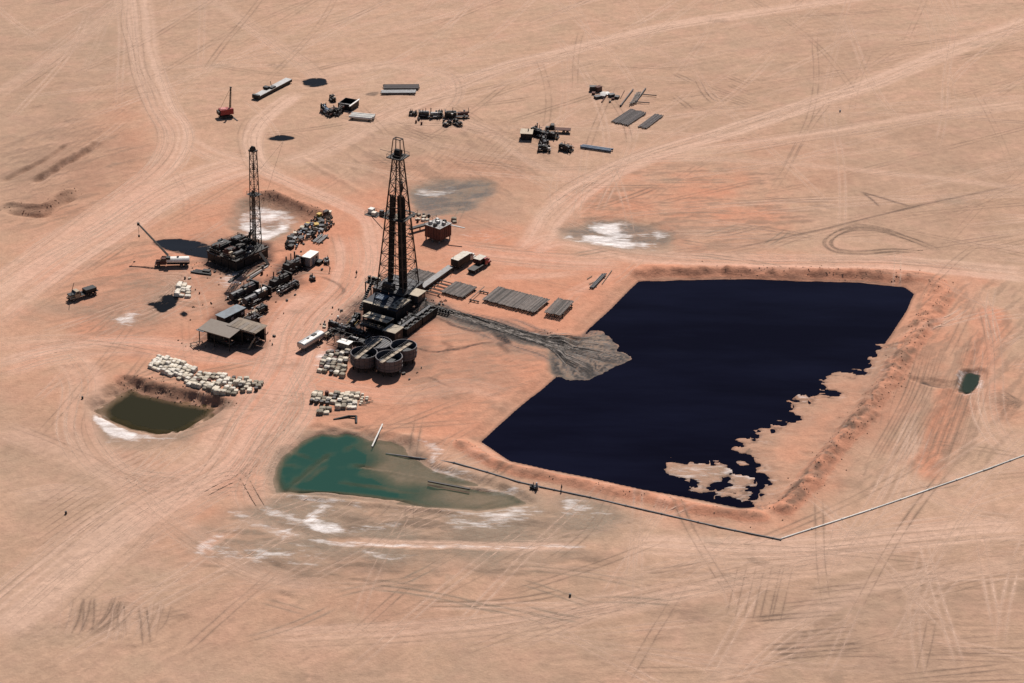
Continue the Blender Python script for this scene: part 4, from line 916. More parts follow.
def machine(label, px, py, rz, L=6.0, W=2.4, Hh=2.2, seed=1, body=DSTEEL, accent=STEEL, cat='pump', name='pump_skid', z=0.0, xy=None, group=None, kind='pump'):
    """oilfield engine or pump on a steel skid, long axis along local y"""
    r = random.Random(seed)
    t = thing(name, label, cat, xy or survey(px, py, z), rz, group)
    for s in (-1, 1): MB().beam((s * W * .4, -L / 2, .16), (s * W * .4, L / 2, .16), .22, .3).build('skid_runner', IRON, t)
    for k in range(3): MB().box((0, -L * .4 + k * L * .4, .36), (W * .86, .25, .12)).build('cross_member', IRON, t)
    e0 = L * .02; el = L * .42
    MB().box((0, e0 + el / 2, .42 + Hh * .28), (W * .5, el, Hh * .56)).build('engine_block', body, t)
    MB().box((0, e0 + el / 2, .44 + Hh * .56 + .18), (W * .36, el * .9, .34), top=(.7, 1)).build('engine_cover', accent if r.random() < .4 else body, t)
    MB().box((0, L / 2 - .28, .42 + Hh * .36), (W * .78, .4, Hh * .72)).build('radiator', IRON, t)
    for k in range(r.randint(1, 2)):
        x = (-1) ** k * W * .16; zt = Hh + r.uniform(.4, 1.0)
        MB().cyl((x, e0 + el * (.35 + .3 * k), Hh * .55), (x, e0 + el * (.35 + .3 * k), zt), .1, 8).build('exhaust_stack', RUST, t)
    if kind == 'pump':
        MB().box((0, -L * .16, .42 + Hh * .3), (W * .66, L * .26, Hh * .6), top=(.8, .8)).build('gear_case', body, t)
        MB().cyl((-W * .3, -L * .05, .42 + Hh * .34), (W * .3, -L * .05, .42 + Hh * .34), Hh * .36, 14).build('flywheel', IRON, t)
        for k in range(3):
            x = (k - 1) * W * .24
            MB().cyl((x, -L * .28, .75), (x, -L * .46, .75), .2, 8).build('pump_cylinder', accent, t)
        MB().cyl((0, -L * .42, .9), (0, -L * .42, 2.0), .28, 10, .2).build('pulsation_dome', body, t)
        MB().cyl((-W * .45, -L * .47, .62), (W * .45, -L * .47, .62), .13, 8).build('manifold', STEEL, t)
    else:
        MB().cyl((0, -L * .44, .42 + Hh * .3), (0, -L * .02, .42 + Hh * .3), Hh * .28, 12).build('generator', accent if accent not in (ALU, YELL) else DSTEEL, t)
        MB().box((W * .3, -L * .3, .42 + Hh * .38), (W * .22, .6, Hh * .5)).build('switch_box', body, t)
        MB().cyl((-W * .38, -L * .42, .75), (-W * .38, L * .1, .75), .22, 8).build('air_receiver', STEEL, t)
    for k in range(r.randint(7, 11)): # fittings bolted on all over
        y = r.uniform(-L * .47, L * .45); x = r.choice((-1, 1)) * W * r.uniform(.28, .52); m_ = r.choice((BLACK, IRON, DSTEEL, RUST, STEEL, TAN, ALU, body)); w_ = r.uniform(.2, .55)
        if r.random() < .45: MB().box((x, y, r.uniform(.5, Hh * .8)), (w_, w_ * r.uniform(.8, 2.4), w_ * r.uniform(.6, 1.5))).build('fitting_box', m_, t)
        elif r.random() < .6: z_ = r.uniform(.5, Hh * .9); MB().cyl((x, y - w_ * 2.2, z_), (x, y + w_ * 2.2, z_), .09, 6).build('pipe_run', m_, t)
        else: MB().cyl((x * .6, y, Hh * .5), (x * .6, y, Hh * r.uniform(.85, 1.3)), w_ * .4, 8).build('filter_can', m_, t)
    for s in (-1, 1):
        MB().beam((s * W * .47, -L * .48, 1.25), (s * W * .47, L * .02, 1.25), .05).build('handrail', accent, t)
        for k in range(3): MB().beam((s * W * .47, -L * .46 + k * L * .23, .3), (s * W * .47, -L * .46 + k * L * .23, 1.25), .05).build('rail_post', IRON, t)
    return t

PIPE_ME = {}
def pipe_mesh(L, r, mat, n=6):
    k = (round(L, 1), r, mat.name)
    if k not in PIPE_ME:
        m = MB().cyl((0, -L / 2, 0), (0, L / 2, 0), r, n).cyl((0, L / 2 - .25, 0), (0, L / 2, 0), r * 1.28, n)
        PIPE_ME[k] = m.mesh('pipe', mat)
    return PIPE_ME[k]
def pipe_rack(label, q, mat, r=.12, z=.75, name='pipe_rack', legs=True, gaps=0.0, seed=1, group=None, jitter=.25, over=1.0, cat='pipe rack'):
    """q: near-left, far-left, far-right, near-right corners in the photo at height z; pipes run from near to far, each its own part"""
    rr = random.Random(seed)
    A, B, C, D = (np.array(survey(a, b, z)) for a, b in q)
    c = (A + B + C + D) / 4
    ax = (B - A) + (C - D); L = np.linalg.norm(ax) / 2; ax /= np.linalg.norm(ax)
    wx = np.array([ax[1], -ax[0]]); W = abs(((C - B) + (D - A)) @ wx) / 2
    rz = math.atan2(ax[1], ax[0]) - math.pi / 2
    t = thing(name, label, cat, c, rz, group)
    if legs:
        for k in (-.32, .32):
            MB().beam((-W / 2 - .3, L * k, z - r - .16), (W / 2 + .3, L * k, z - r - .16), .24, .3).build('sleeper', IRON, t)
            for s in (-.48, 0, .48):
                MB().beam((s * W, L * k, -.2), (s * W, L * k, z - r - .31), .22).build('trestle_leg', IRON, t)
    n = int(W / (r * 2.12)); dx = W / n
    me = pipe_mesh(L * over, r, mat)
    for i in range(n):
        if rr.random() < gaps: continue
        o = put_mesh('pipe', me, t, (-W / 2 + (i + .5) * dx, rr.uniform(-jitter, jitter), z + rr.uniform(-.02, .03)), rr.uniform(-.006, .006))
        o.scale = (1, rr.uniform(.97, 1.02), 1)
    return t

# ================================================================ the main drilling rig
R0 = survey(398, 304); RZ = math.radians(-28.3)
def rig_xy(x, y): return (R0[0] + x * math.cos(RZ) - y * math.sin(RZ), R0[1] + x * math.sin(RZ) + y * math.cos(RZ))
def lattice(t, base, top, z0, z1, bays, legw, girtw, bracew, mat, cx=(0, 0), tx=(0, 0), style='x', curve=1.0):
    """four-legged lattice tower: every leg, girt and brace is a part of its own"""
    def hw(k): f = k / bays; return base + (top - base) * f ** curve
    def zz(k): return z0 + (z1 - z0) * (1 - (1 - k / bays) ** 1.0)
    def corner(k, i):
        sx, sy = ((-1, -1), (1, -1), (1, 1), (-1, 1))[i % 4]; f = k / bays
        return (cx[0] + (tx[0] - cx[0]) * f + sx * hw(k), cx[1] + (tx[1] - cx[1]) * f + sy * hw(k), zz(k))
    for i in range(4): MB().beam(corner(0, i), corner(bays, i), legw).build('leg', mat, t)
    for k in range(bays):
        for i in range(4):
            if k: MB().beam(corner(k, i), corner(k, i + 1), girtw).build('girt', mat, t)
            if style == 'x' or (style == 'z' and (k + i) % 2 == 0): MB().beam(corner(k, i), corner(k + 1, i + 1), bracew).build('brace', mat, t)
            if style == 'x' or (style == 'z' and (k + i) % 2 == 1): MB().beam(corner(k, i + 1), corner(k + 1, i), bracew).build('brace', mat, t)
    return hw
def rails(t, pts3, h=1.05, step=2.0, mat=IRON, w=.06):
    for a, b in zip(pts3[:-1], pts3[1:]):
        a = np.array(a, float); b = np.array(b, float); n = max(1, int(np.linalg.norm(b - a) / step))
        MB().beam(a + (0, 0, h), b + (0, 0, h), w).build('handrail', mat, t)
        MB().beam(a + (0, 0, h * .5), b + (0, 0, h * .5), w * .8).build('handrail', mat, t)
        for k in range(n + 1):
            p = a + (b - a) * k / n; MB().beam(p, p + (0, 0, h), w).build('rail_post', mat, t)

FL = 6.0
der = thing('drilling_derrick', 'tallest black steel lattice derrick rising from the main rig floor', 'derrick', rig_xy(0, 0), RZ)
lattice(der, 4.2, 1.05, FL, 45.6, 11, .29, .15, .115, DERR)
der.scale = (1, 1, .965)
MB().box((0, 0, 45.9), (4.6, 4.6, .3)).build('crown_platform', IRON, der)
cr = MB().box((0, 0, 46.35), (2.4, 2.0, .6)).build('crown_block', BLACK, der)
for k in range(5): MB().cyl((-.75 + k * .36, 0, 47.2), (-.55 + k * .36, 0, 47.2), .95, 14).build('sheave', BLACK, cr)
for a, b in (((-2.2, -2.2), (2.2, -2.2)), ((2.2, -2.2), (2.2, 2.2)), ((2.2, 2.2), (-2.2, 2.2)), ((-2.2, 2.2), (-2.2, -2.2))):
    MB().beam((*a, 46.95), (*b, 46.95), .07).build('handrail', IRON, der); MB().beam((*a, 46.05), (*a, 46.95), .07).build('rail_post', IRON, der)
for a in ((-1.5, -1.2), (1.5, -1.2), (1.5, 1.2), (-1.5, 1.2)):
    MB().beam((a[0], a[1], 46.05), (a[0] * .72, a[1] * .6, 51.2), .2).build('gin_pole', DERR, der)
for a, b in (((-1.08, -.72), (1.08, -.72)), ((-1.08, .72), (1.08, .72)), ((-1.08, -.72), (-1.08, .72)), ((1.08, -.72), (1.08, .72))):
    MB().beam((*a, 51.25), (*b, 51.25), .22).build('gin_beam', DERR, der)
MB().beam((-6.3, 1.0, 46.3), (-2.3, 1.0, 46.25), .09).build('lamp_bracket', IRON, der)
# racking board and its clutter
mbz = 28.0
for nm, c, d in (('racking_board', (0, -3.2, mbz), (7.6, 1.2, .15)), ('racking_board', (-3.5, .6, mbz), (1.3, 6.2, .15)), ('racking_board', (3.4, .6, mbz), (1.1, 6.2, .15)), ('racking_board', (-.1, 3.9, mbz), (5.6, .6, .15)), ('side_platform', (-6.0, -3.0, mbz + .02), (3.8, 3.4, .16))):
    MB().box(c, d).build(nm, IRON, der)
for k in range(9): MB().beam((-2.7 + k * .62, -2.5, mbz + .1), (-2.7 + k * .62, .4, mbz + .1), .09).build('racking_finger', IRON, der)
rails(der, [(-4.2, 3.8, mbz), (-4.2, -3.8, mbz), (4.0, -3.8, mbz), (4.0, 3.8, mbz)], 1.1, 2.0)
rails(der, [(-4.2, -1.4, mbz), (-7.8, -1.4, mbz), (-7.8, -4.6, mbz), (-4.2, -4.6, mbz)], 1.1, 1.6)
MB().beam((-7.6, -3.0, mbz), (-3.6, -2.2, mbz - 4.2), .16).build('platform_strut', IRON, der)
MB().box((-7.0, -2.4, mbz + .75), (1.4, 1.5, 1.3)).build('locker', WHITE, der); MB().box((-5.4, -3.6, mbz + .6), (1.2, 1.2, 1.0)).build('locker', CHALK, der)
MB().box((-3.4, -2.9, mbz + .95), (1.1, 1.0, 1.7), top=(.9, .9)).build('wind_shelter', DSTEEL, der)
MB().beam((3.8, -1.5, mbz + 1.0), (5.6, 1.2, mbz + 1.6), .14).build('derrick_arm', IRON, der)
tb = MB().box((.6, .8, 37.0), (.9, .8, 2.4), top=(.6, .6)).build('travelling_block', BLACK, der)
MB().cyl((.6, .8, 35.0), (.6, .8, 35.8), .3, 10).build('hook', BLACK, tb)
for x in (-.3, 0, .3, .6): MB().cyl((.6 + x * .5, .8, 38.1), (x, 0, 46.1), .045, 5).build('drill_line', IRON, der)
MB().cyl((.6, .8, 6.2), (.6, .8, 35.0), .14, 8).build('kelly', IRON, der)
MB().cyl((-.4, -3.9, 6.2), (0, -.6, 46.0), .05, 5).build('fast_line', IRON, der)
MB().cyl((-3.0, 3.4, 6.0), (-2.0, 2.2, 24.0), .1, 6).build('standpipe', DERR, der)
lad = MB().beam((4.35, 3.0, 6), (1.35, .6, 45.6), .08).build('ladder', IRON, der)
for k in range(36):
    f = (k + .5) / 36; MB().beam((4.35 - 3 * f, 3.0 - 2.4 * f, 6 + 39.6 * f), (4.3 - 3 * f, 2.55 - 2.1 * f, 6 + 39.6 * f), .06).build('rung', IRON, lad)
for lab, (bx, by), (tx_, ty_), n, m in (('left dark bundle of drill pipe stands racked in the derrick', (-.9, -2.6), (-.7, -1.75), 6, 3), ('thicker right bundle of drill pipe stands racked in the derrick', (2.7, -1.6), (1.55, -.9), 10, 3)):
    t = thing('pipe_stand_bundle', lab, 'drill pipe', rig_xy(0, 0), RZ, None, 0)
    rr = random.Random(n)
    for i in range(n):
        for j in range(m):
            ox, oy = (i - n / 2 + .5) * .25, (j - m / 2 + .5) * .27
            MB().cyl((bx + ox, by + oy, FL + .13), (tx_ + ox * .92, ty_ + oy, 33.2 + rr.uniform(-.4, .4)), .095, 6).build('pipe', BLACK, t)

sub = thing('rig_substructure', 'black steel substructure and drill floor under the tallest derrick', 'substructure', rig_xy(0, 0), RZ)
MB().box((0, 0, FL - .15), (10.4, 10.4, .3)).build('drill_floor', DSTEEL, sub)
for x in (-4.6, -1.6, 1.6, 4.6):
    for y in (-4.6, 4.6): MB().beam((x, y, -.2), (x, y, FL - .35), .38).build('column', IRON, sub)
    MB().beam((x, -4.8, FL - .5), (x, 4.8, FL - .5), .3, .4).build('floor_beam', IRON, sub)
for y in (-4.6, 4.6):
    for x0, x1 in ((-4.6, -1.6), (-1.6, 1.6), (1.6, 4.6)):
        MB().beam((x0, y, .3), (x1, y, FL - .8), .2).build('brace', IRON, sub); MB().beam((x1, y, .3), (x0, y, FL - .8), .2).build('brace', IRON, sub)
for x in (-4.6, 4.6): MB().beam((x, -4.6, .3), (x, 4.6, FL - .8), .2).build('brace', IRON, sub); MB().beam((x, 4.6, .3), (x, -4.6, FL - .8), .2).build('brace', IRON, sub)
rails(sub, [(-5.1, 5.1, FL), (-5.1, -5.1, FL), (3.0, -5.1, FL)], 1.1, 2.2); rails(sub, [(5.1, -5, FL), (5.1, 5.1, FL), (2.6, 5.1, FL)], 1.1, 2.2)
MB().cyl((0, 0, FL), (0, 0, FL + .25), .7, 14).build('rotary_table', STEEL, sub)
dw = MB().box((-.6, -3.9, FL + .9), (3.6, 1.7, 1.7), top=(.9, .8)).build('drawworks', BLACK, sub)
MB().cyl((-2.2, -3.9, FL + 1.6), (1.2, -3.9, FL + 1.6), .55, 12).build('drum', DSTEEL, dw)
MB().box((-7.2, -1.2, FL - .5), (4.0, 3.2, .25)).build('side_platform', IRON, sub)
for x, y in ((-9.0, -2.6), (-9.0, .2)): MB().beam((x, y, -.2), (x, y, FL - .65), .25).build('column', IRON, sub)
rails(sub, [(-5.2, -2.7, FL - .38), (-9.1, -2.7, FL - .38), (-9.1, .3, FL - .38)], 1.0, 1.4)
for k in range(3): MB().cyl((-8.4 + k * 1.2, -1.6, FL - .35), (-8.4 + k * 1.2, -1.6, FL + 1.2), .42, 10).build('air_bottle', BLACK, sub)
MB().box((-7.0, .0, FL + .05), (2.8, .6, .9)).build('tool_chest', TAN, sub)
st = MB().beam((-7.0, -2.9, FL - .5), (-7.0, -8.6, .2), .9, .14).build('stairway', IRON, sub)
for k in range(14): f = k / 13; MB().box((-7.0, -2.9 - 5.6 * f, FL - .3 - 5.4 * f), (1.0, .26, .05)).build('tread', STEEL, st)
for k in range(4):
    MB().box((-3.9 + k * 2.6, -4.9, 3.2), (2.4, .12, 5.0 - .4 * (k % 2))).build('black_infill', BLACK, sub); MB().box((4.9, -3.9 + k * 2.6, 3.0), (.12, 2.4, 4.8)).build('black_infill', BLACK, sub)  # black panels added so the rig base reads as solid dark
bop = MB().cyl((0, 0, 0), (0, 0, 3.6), .55, 12).build('wellhead_stack', RUST, sub)
for z in (.7, 1.7, 2.7): MB().box((0, 0, z), (2.2, .7, .6)).build('preventer', RUST, bop)
MB().cyl((-.4, 0, 3.6), (-.4, 0, 5.6), .2, 8).build('bell_nipple', IRON, bop)

DL = FL - 1.9
dh = thing('doghouse', 'small tan-roofed cabin on the right edge of the rig floor', 'cabin', rig_xy(7.0, -1.4), RZ)
MB().box((0, 0, DL + .65), (3.0, 4.0, 2.0)).build('wall', DSTEEL, dh); MB().box((0, 0, DL + 1.82), (3.4, 4.4, .14)).build('roof', BLEACH, dh)
MB().box((0, 0, DL - .55), (3.6, 4.8, .2)).build('floor', IRON, dh)
for x in (-1.6, 1.6):
    for y in (-2.2, 2.2): MB().beam((x, y, -.2), (x, y, DL - .66), .25).build('post', IRON, dh)
MB().box((0, -2.04, DL + .6), (.9, .06, 1.8)).build('door', IRON, dh); MB().box((1.53, .6, DL + .95), (.06, 1.5, .8)).build('window', GLASS, dh)

# engine shelters behind the floor
def canopy(name, label, cat, x0, x1, y0, y1, z, roofm, slope=0.0, post=.2, base=None, ribs=0, overhang=.3, wall=None):
    c = ((x0 + x1) / 2, (y0 + y1) / 2); t = thing(name, label, cat, rig_xy(*c) if base is None else base(*c), RZ)
    w, d = x1 - x0, y1 - y0
    m = MB(); a, b = w / 2 + overhang, d / 2 + overhang
    m.add([(-a, -b, z - slope), (a, -b, z - slope), (a, b, z + slope), (-a, b, z + slope), (-a, -b, z - slope + .12), (a, -b, z - slope + .12), (a, b, z + slope + .12), (-a, b, z + slope + .12)],
          [(3, 2, 1, 0), (4, 5, 6, 7), (0, 1, 5, 4), (1, 2, 6, 5), (2, 3, 7, 6), (3, 0, 4, 7)])
    rf = m.build('roof', roofm, t)
    for k in range(ribs):
        x = -a + (k + .5) * 2 * a / ribs; MB().beam((x, -b, z - slope + .16), (x, b, z + slope + .16), .07, .07).build('roof_rib', roofm, rf)
    for sx in (-1, 0, 1):
        for sy in (-1, 1): MB().beam((sx * w / 2, sy * d / 2, -.2), (sx * w / 2, sy * d / 2, z - slope * -sy - .06 if slope else z - .02), post).build('post', IRON, t)
    for sy in (-1, 1): MB().beam((-w / 2, sy * d / 2, z - .25 + slope * sy), (w / 2, sy * d / 2, z - .25 + slope * sy), .16, .24).build('eave_beam', IRON, t)
    if wall:
        for sy in wall: MB().box((0, sy * (d / 2 - .12), z * .45), (w - .3, .08, z * .8)).build('wall', BLACK, t)
    return t, rf
t, rf = canopy('engine_shelter', 'dark tarpaulin engine shelter with a tan plank walkway beside the drill floor', 'shelter', -3.3, 7.2, -12.6, -5.4, 5.0, NAVY, .12)
MB().box((3.9, .3, 5.32), (2.9, 7.0, .1)).build('plank_walkway', BLEACH, rf); MB().box((-1.6, -3.35, 5.18), (8.0, 1.0, .1)).build('plank_walkway', BLEACH, rf)
MB().box((-2.4, 1.2, 5.3), (3.2, 3.0, .14)).build('roof_sheet', BLUE, rf)
for k in range(6): MB().box((3.2 + (k % 2) * 1.2, -2.2 + k * .95, 5.5), (.5, .6, .3)).build('spare_part', DSTEEL, rf)
rails(t, [(5.3, -3.6, 5.3), (5.3, 3.8, 5.3)], 1.0, 1.8)
for k in range(5): MB().box((-4.2 + k * 2.1, -3.62, 2.5 + .15 * (k % 2)), (2.0, .1, 4.3 - .3 * (k % 2))).build('black_infill', BLACK, t)  # added black panels, to darken the near sides of the shelter
for k in range(3): MB().box((5.27, -2.3 + k * 2.4, 2.4), (.1, 2.3, 4.4 - .4 * (k % 2))).build('black_infill', BLACK, t)
machine('left engine under the dark tarpaulin shelter', 0, 0, RZ + math.pi, 6.4, 2.6, 2.6, 3, BLACK, DSTEEL, 'engine', 'engine_skid', xy=rig_xy(-1.2, -9), kind='gen')
machine('middle engine under the dark tarpaulin shelter', 0, 0, RZ + math.pi, 6.4, 2.6, 2.6, 4, BLACK, DSTEEL, 'engine', 'engine_skid', xy=rig_xy(2.2, -9), kind='gen')
machine('right engine under the plank walkway of the shelter', 0, 0, RZ + math.pi, 6.4, 2.6, 2.6, 5, BLACK, DSTEEL, 'engine', 'engine_skid', xy=rig_xy(5.6, -9), kind='gen')
t, rf = canopy('pump_house', 'pump house with ribbed tan tin roof between shelter and round tanks', 'shelter', .6, 8.0, -18.9, -15.6, 4.2, BLEACH, -.15, ribs=9, wall=(1,))
MB().beam((-3.9, -.1, 4.42), (3.9, -.1, 4.42), .35, .12).build('ridge_gutter', BLACK, rf)
MB().box((0, -2.6, 2.7), (7.6, 1.3, .12)).build('side_walkway', DSTEEL, t)
for x in (-3.6, 0, 3.6): MB().beam((x, -3.1, -.2), (x, -3.1, 2.65), .16).build('walkway_post', IRON, t)
rails(t, [(-3.8, -3.2, 2.76), (3.8, -3.2, 2.76)], 1.0, 1.5, TAN)
machine('mud pump under the ribbed tan tin roof', 0, 0, RZ + math.pi / 2, 6.6, 2.4, 2.3, 6, BLACK, STEEL, 'pump', 'mud_pump', xy=rig_xy(4.2, -17.2))
t = thing('tool_cabin', 'square tan-roofed cabin next to the ribbed pump house', 'cabin', rig_xy(11.0, -20.3), RZ)
MB().box((0, 0, 1.95), (3.5, 4.0, 3.7)).build('wall', IRON, t); MB().box((0, 0, 3.88), (4.0, 4.6, .16)).build('roof', BLEACH, t)
MB().box((-.6, -2.03, 1.3), (1.0, .08, 2.3)).build('door', DSTEEL, t); MB().box((1.78, 0, 2.3), (.08, 1.4, 1.0)).build('window', GLASS, t)

# machinery on the left flank of the rig
machine('greasy engine with yellow guards at the left flank of the main rig', 0, 0, RZ + .2, 5.6, 2.4, 2.6, 11, BLACK, YELL, 'engine', 'engine_skid', xy=rig_xy(-3.6, -17.0), kind='gen')
machine('black mud pump lying left of the pump house', 0, 0, RZ + math.pi / 2, 6.8, 2.6, 2.3, 12, BLACK, DSTEEL, 'pump', 'mud_pump', xy=rig_xy(1.0, -22.4))
machine('black compressor wedged between shelter and mud tanks', 0, 0, RZ, 7.0, 2.2, 3.0, 16, BLACK, DSTEEL, 'compressor', 'compressor_skid', xy=rig_xy(8.8, -11.0), kind='gen')
machine('black pump wedged between pump house and engine shelter', 0, 0, RZ + math.pi / 2, 7.0, 2.2, 2.9, 17, BLACK, IRON, 'pump', 'pump_skid', xy=rig_xy(4.0, -14.2))
machine('black generator by the left end of the main rig', 0, 0, RZ + math.pi / 2, 6.0, 2.4, 2.2, 13, IRON, DSTEEL, 'generator', 'generator_skid', xy=rig_xy(-5.2, -22.2), kind='gen')
machine('low black pump between generator and round tanks', 0, 0, RZ + math.pi / 2, 6.2, 2.3, 1.7, 14, BLACK, STEEL, 'pump', 'pump_skid', xy=rig_xy(4.0, -26.4))
machine('small dark compressor at the far left corner of the main rig', 0, 0, RZ, 4.0, 2.0, 1.8, 15, IRON, TAN, 'compressor', 'compressor_skid', xy=rig_xy(-5.5, -26.6), kind='gen')
t = thing('open_rack', 'open black pipe frame left of the round tanks', 'rack', rig_xy(-1.2, -27.6), RZ)
for x in (-3, -1, 1, 3):
    for y in (-1.4, 1.4): MB().beam((x, y, -.2), (x, y, 2.2), .12).build('post', IRON, t)
    MB().beam((x, -1.4, 2.2), (x, 1.4, 2.2), .12).build('cross_bar', IRON, t)
for y in (-1.4, 1.4): MB().beam((-3.2, y, 2.3), (3.2, y, 2.3), .12).build('rail', IRON, t); MB().beam((-3.2, y, 1.1), (3.2, y, 1.1), .1).build('rail', IRON, t)
# steel mud tanks along the right flank
for k, (y, lab) in enumerate(((-3.9, 'rectangular black mud tank nearest the doghouse'), (-12.2, 'rectangular black mud tank beside the tan-roofed cabin'))):
    t = thing('mud_tank', lab, 'tank', rig_xy(11.2, y), RZ)
    L, W, hh = 7.6, 3.0, 2.3
    for c, d in (((0, -L / 2, hh / 2), (W, .1, hh)), ((0, L / 2, hh / 2), (W, .1, hh)), ((-W / 2, 0, hh / 2), (.1, L - .1, hh)), ((W / 2, 0, hh / 2), (.1, L - .1, hh))): MB().box(c, d).build('side_plate', BLACK, t)
    MB().box((0, 0, 1.7), (W - .1, L - .1, .1)).build('mud', BLACK, t)
    MB().box((-W * .2, 0, hh + .06), (.9, L - .2, .08)).build('walkway', DSTEEL, t)
    for s in range(3): MB().box((.6, -2.4 + s * 2.4, hh + .4), (.8, .9, .7), top=(.7, .7)).build('agitator', IRON, t)
    for s in range(6): MB().beam((W / 2 + .06, -3.2 + s * 1.28, 0), (W / 2 + .06, -3.2 + s * 1.28, hh), .1).build('stiffener', IRON, t)
    rails(t, [(-W / 2, -L / 2, hh), (-W / 2, L / 2, hh)], 1.0, 1.9)
t = thing('choke_manifold', 'tangle of black pipes where the drain leaves the rig', 'manifold', rig_xy(13.6, 1.6), RZ)
for k in range(5): MB().cyl((-1.8 + k * .9, -1.2, .5 + .2 * (k % 2)), (-1.8 + k * .9, 1.6, .5 + .2 * (k % 2)), .14, 7).build('pipe', IRON, t); MB().cyl((-1.8 + k * .9, 0, .2), (-1.8 + k * .9, 0, 1.4), .2, 8).build('valve', BLACK, t)
for y in (-1.1, 1.5): MB().cyl((-2.2, y, .55), (2.2, y, .55), .2, 8).build('header', IRON, t)
t = thing('flare_line', 'long thin drain pipe beside the dark spill right of the rig', 'pipe', rig_xy(17, 3.4), RZ)
MB().cyl((-2, -.4, .3), (4.5, .6, .28), .13, 7).build('pipe', IRON, t); MB().cyl((4.5, .6, .28), (11, -.6, .25), .13, 7).build('pipe', IRON, t)
for x in (-1, 2, 4.5, 8): MB().box((x, .1, .08), (.3, .7, .22)).build('sleeper', PLANK, t)

# four round tanks with walkways
TANKS = [((364, 352), 'front left round steel tank under the shorter walkway'), ((389, 356), 'front right round steel tank nearest the camera'), ((403.5, 345), 'rear right round steel tank at the far end of the longer walkway'), ((378.5, 342), 'rear left round steel tank covered with grating')]
ZR = 4.7
for k, ((px, py), lab) in enumerate(TANKS):
    xy = survey(px, py, ZR); t = thing('round_tank', lab, 'tank', xy, RZ, 'round tanks at the foot of the rig')
    r = 3.5
    MB().shell(1.6, ZR, r, .12).build('tank_wall', TANKG, t)
    MB().cyl((0, 0, 2.9 if k != 3 else 4.2), (0, 0, 3.0 if k != 3 else 4.3), r - .13, 40).build('sludge' if k != 3 else 'grating', BLACK if k != 3 else DSTEEL, t)
    for z in (2.1, 3.3, 4.5):
        m = MB(); n = 40
        for rr_, zz_ in ((r, z), (r + .09, z), (r + .09, z + .12), (r, z + .12)): m.v += [(rr_ * math.cos(2 * math.pi * i / n), rr_ * math.sin(2 * math.pi * i / n), zz_) for i in range(n)]
        m.f += [(a * n + i, a * n + (i + 1) % n, (a + 1) * n + (i + 1) % n, (a + 1) * n + i) for a in range(3) for i in range(n)]
        m.build('hoop', TANKG, t)
    for i in range(8):
        a = i * math.pi / 4; MB().beam((2.9 * math.cos(a), 2.9 * math.sin(a), -.2), (2.9 * math.cos(a), 2.9 * math.sin(a), 1.65), .3).build('stand_leg', IRON, t)
    for i in range(0, 16): 
        a = i * math.pi / 8 + .2; MB().beam((r * 1.012 * math.cos(a), r * 1.012 * math.sin(a), 1.65), (r * 1.012 * math.cos(a), r * 1.012 * math.sin(a), ZR), .07).build('seam', DSTEEL, t)
    if k == 3:
        for i in range(9): x = -2.8 + i * .7; yy = math.sqrt(3.25 ** 2 - x * x); MB().beam((x, -yy, 4.36), (x, yy, 4.36), .1).build('grating_bar', STEEL, t)
for (a, b), lab in ((((356, 358.5), (381, 338.5)), 'shorter pale walkway across the two left round tanks'), (((381, 362.5), (411, 342.5)), 'longer pale walkway across the two right round tanks')):
    A, B = np.array(survey(*a, ZR + .35)), np.array(survey(*b, ZR + .35)); d = B - A; L = np.linalg.norm(d); c = (A + B) / 2
    t = thing('tank_walkway', lab, 'walkway', c, math.atan2(d[1], d[0]) - math.pi / 2)
    for s in (-1, 1): MB().beam((s * .42, -L / 2, ZR + .15), (s * .42, L / 2, ZR + .15), .12, .24).build('girder', STEEL, t)
    n = int(L / .62)
    for i in range(n): MB().box((0, -L / 2 + (i + .5) * L / n, ZR + .31), (1.0, L / n - .05, .07)).build('plank', TAN if i % 3 else PLANK, t)
    rails(t, [(-.48, -L / 2, ZR + .3), (-.48, L / 2, ZR + .3)], .95, 2.2, STEEL, .03)

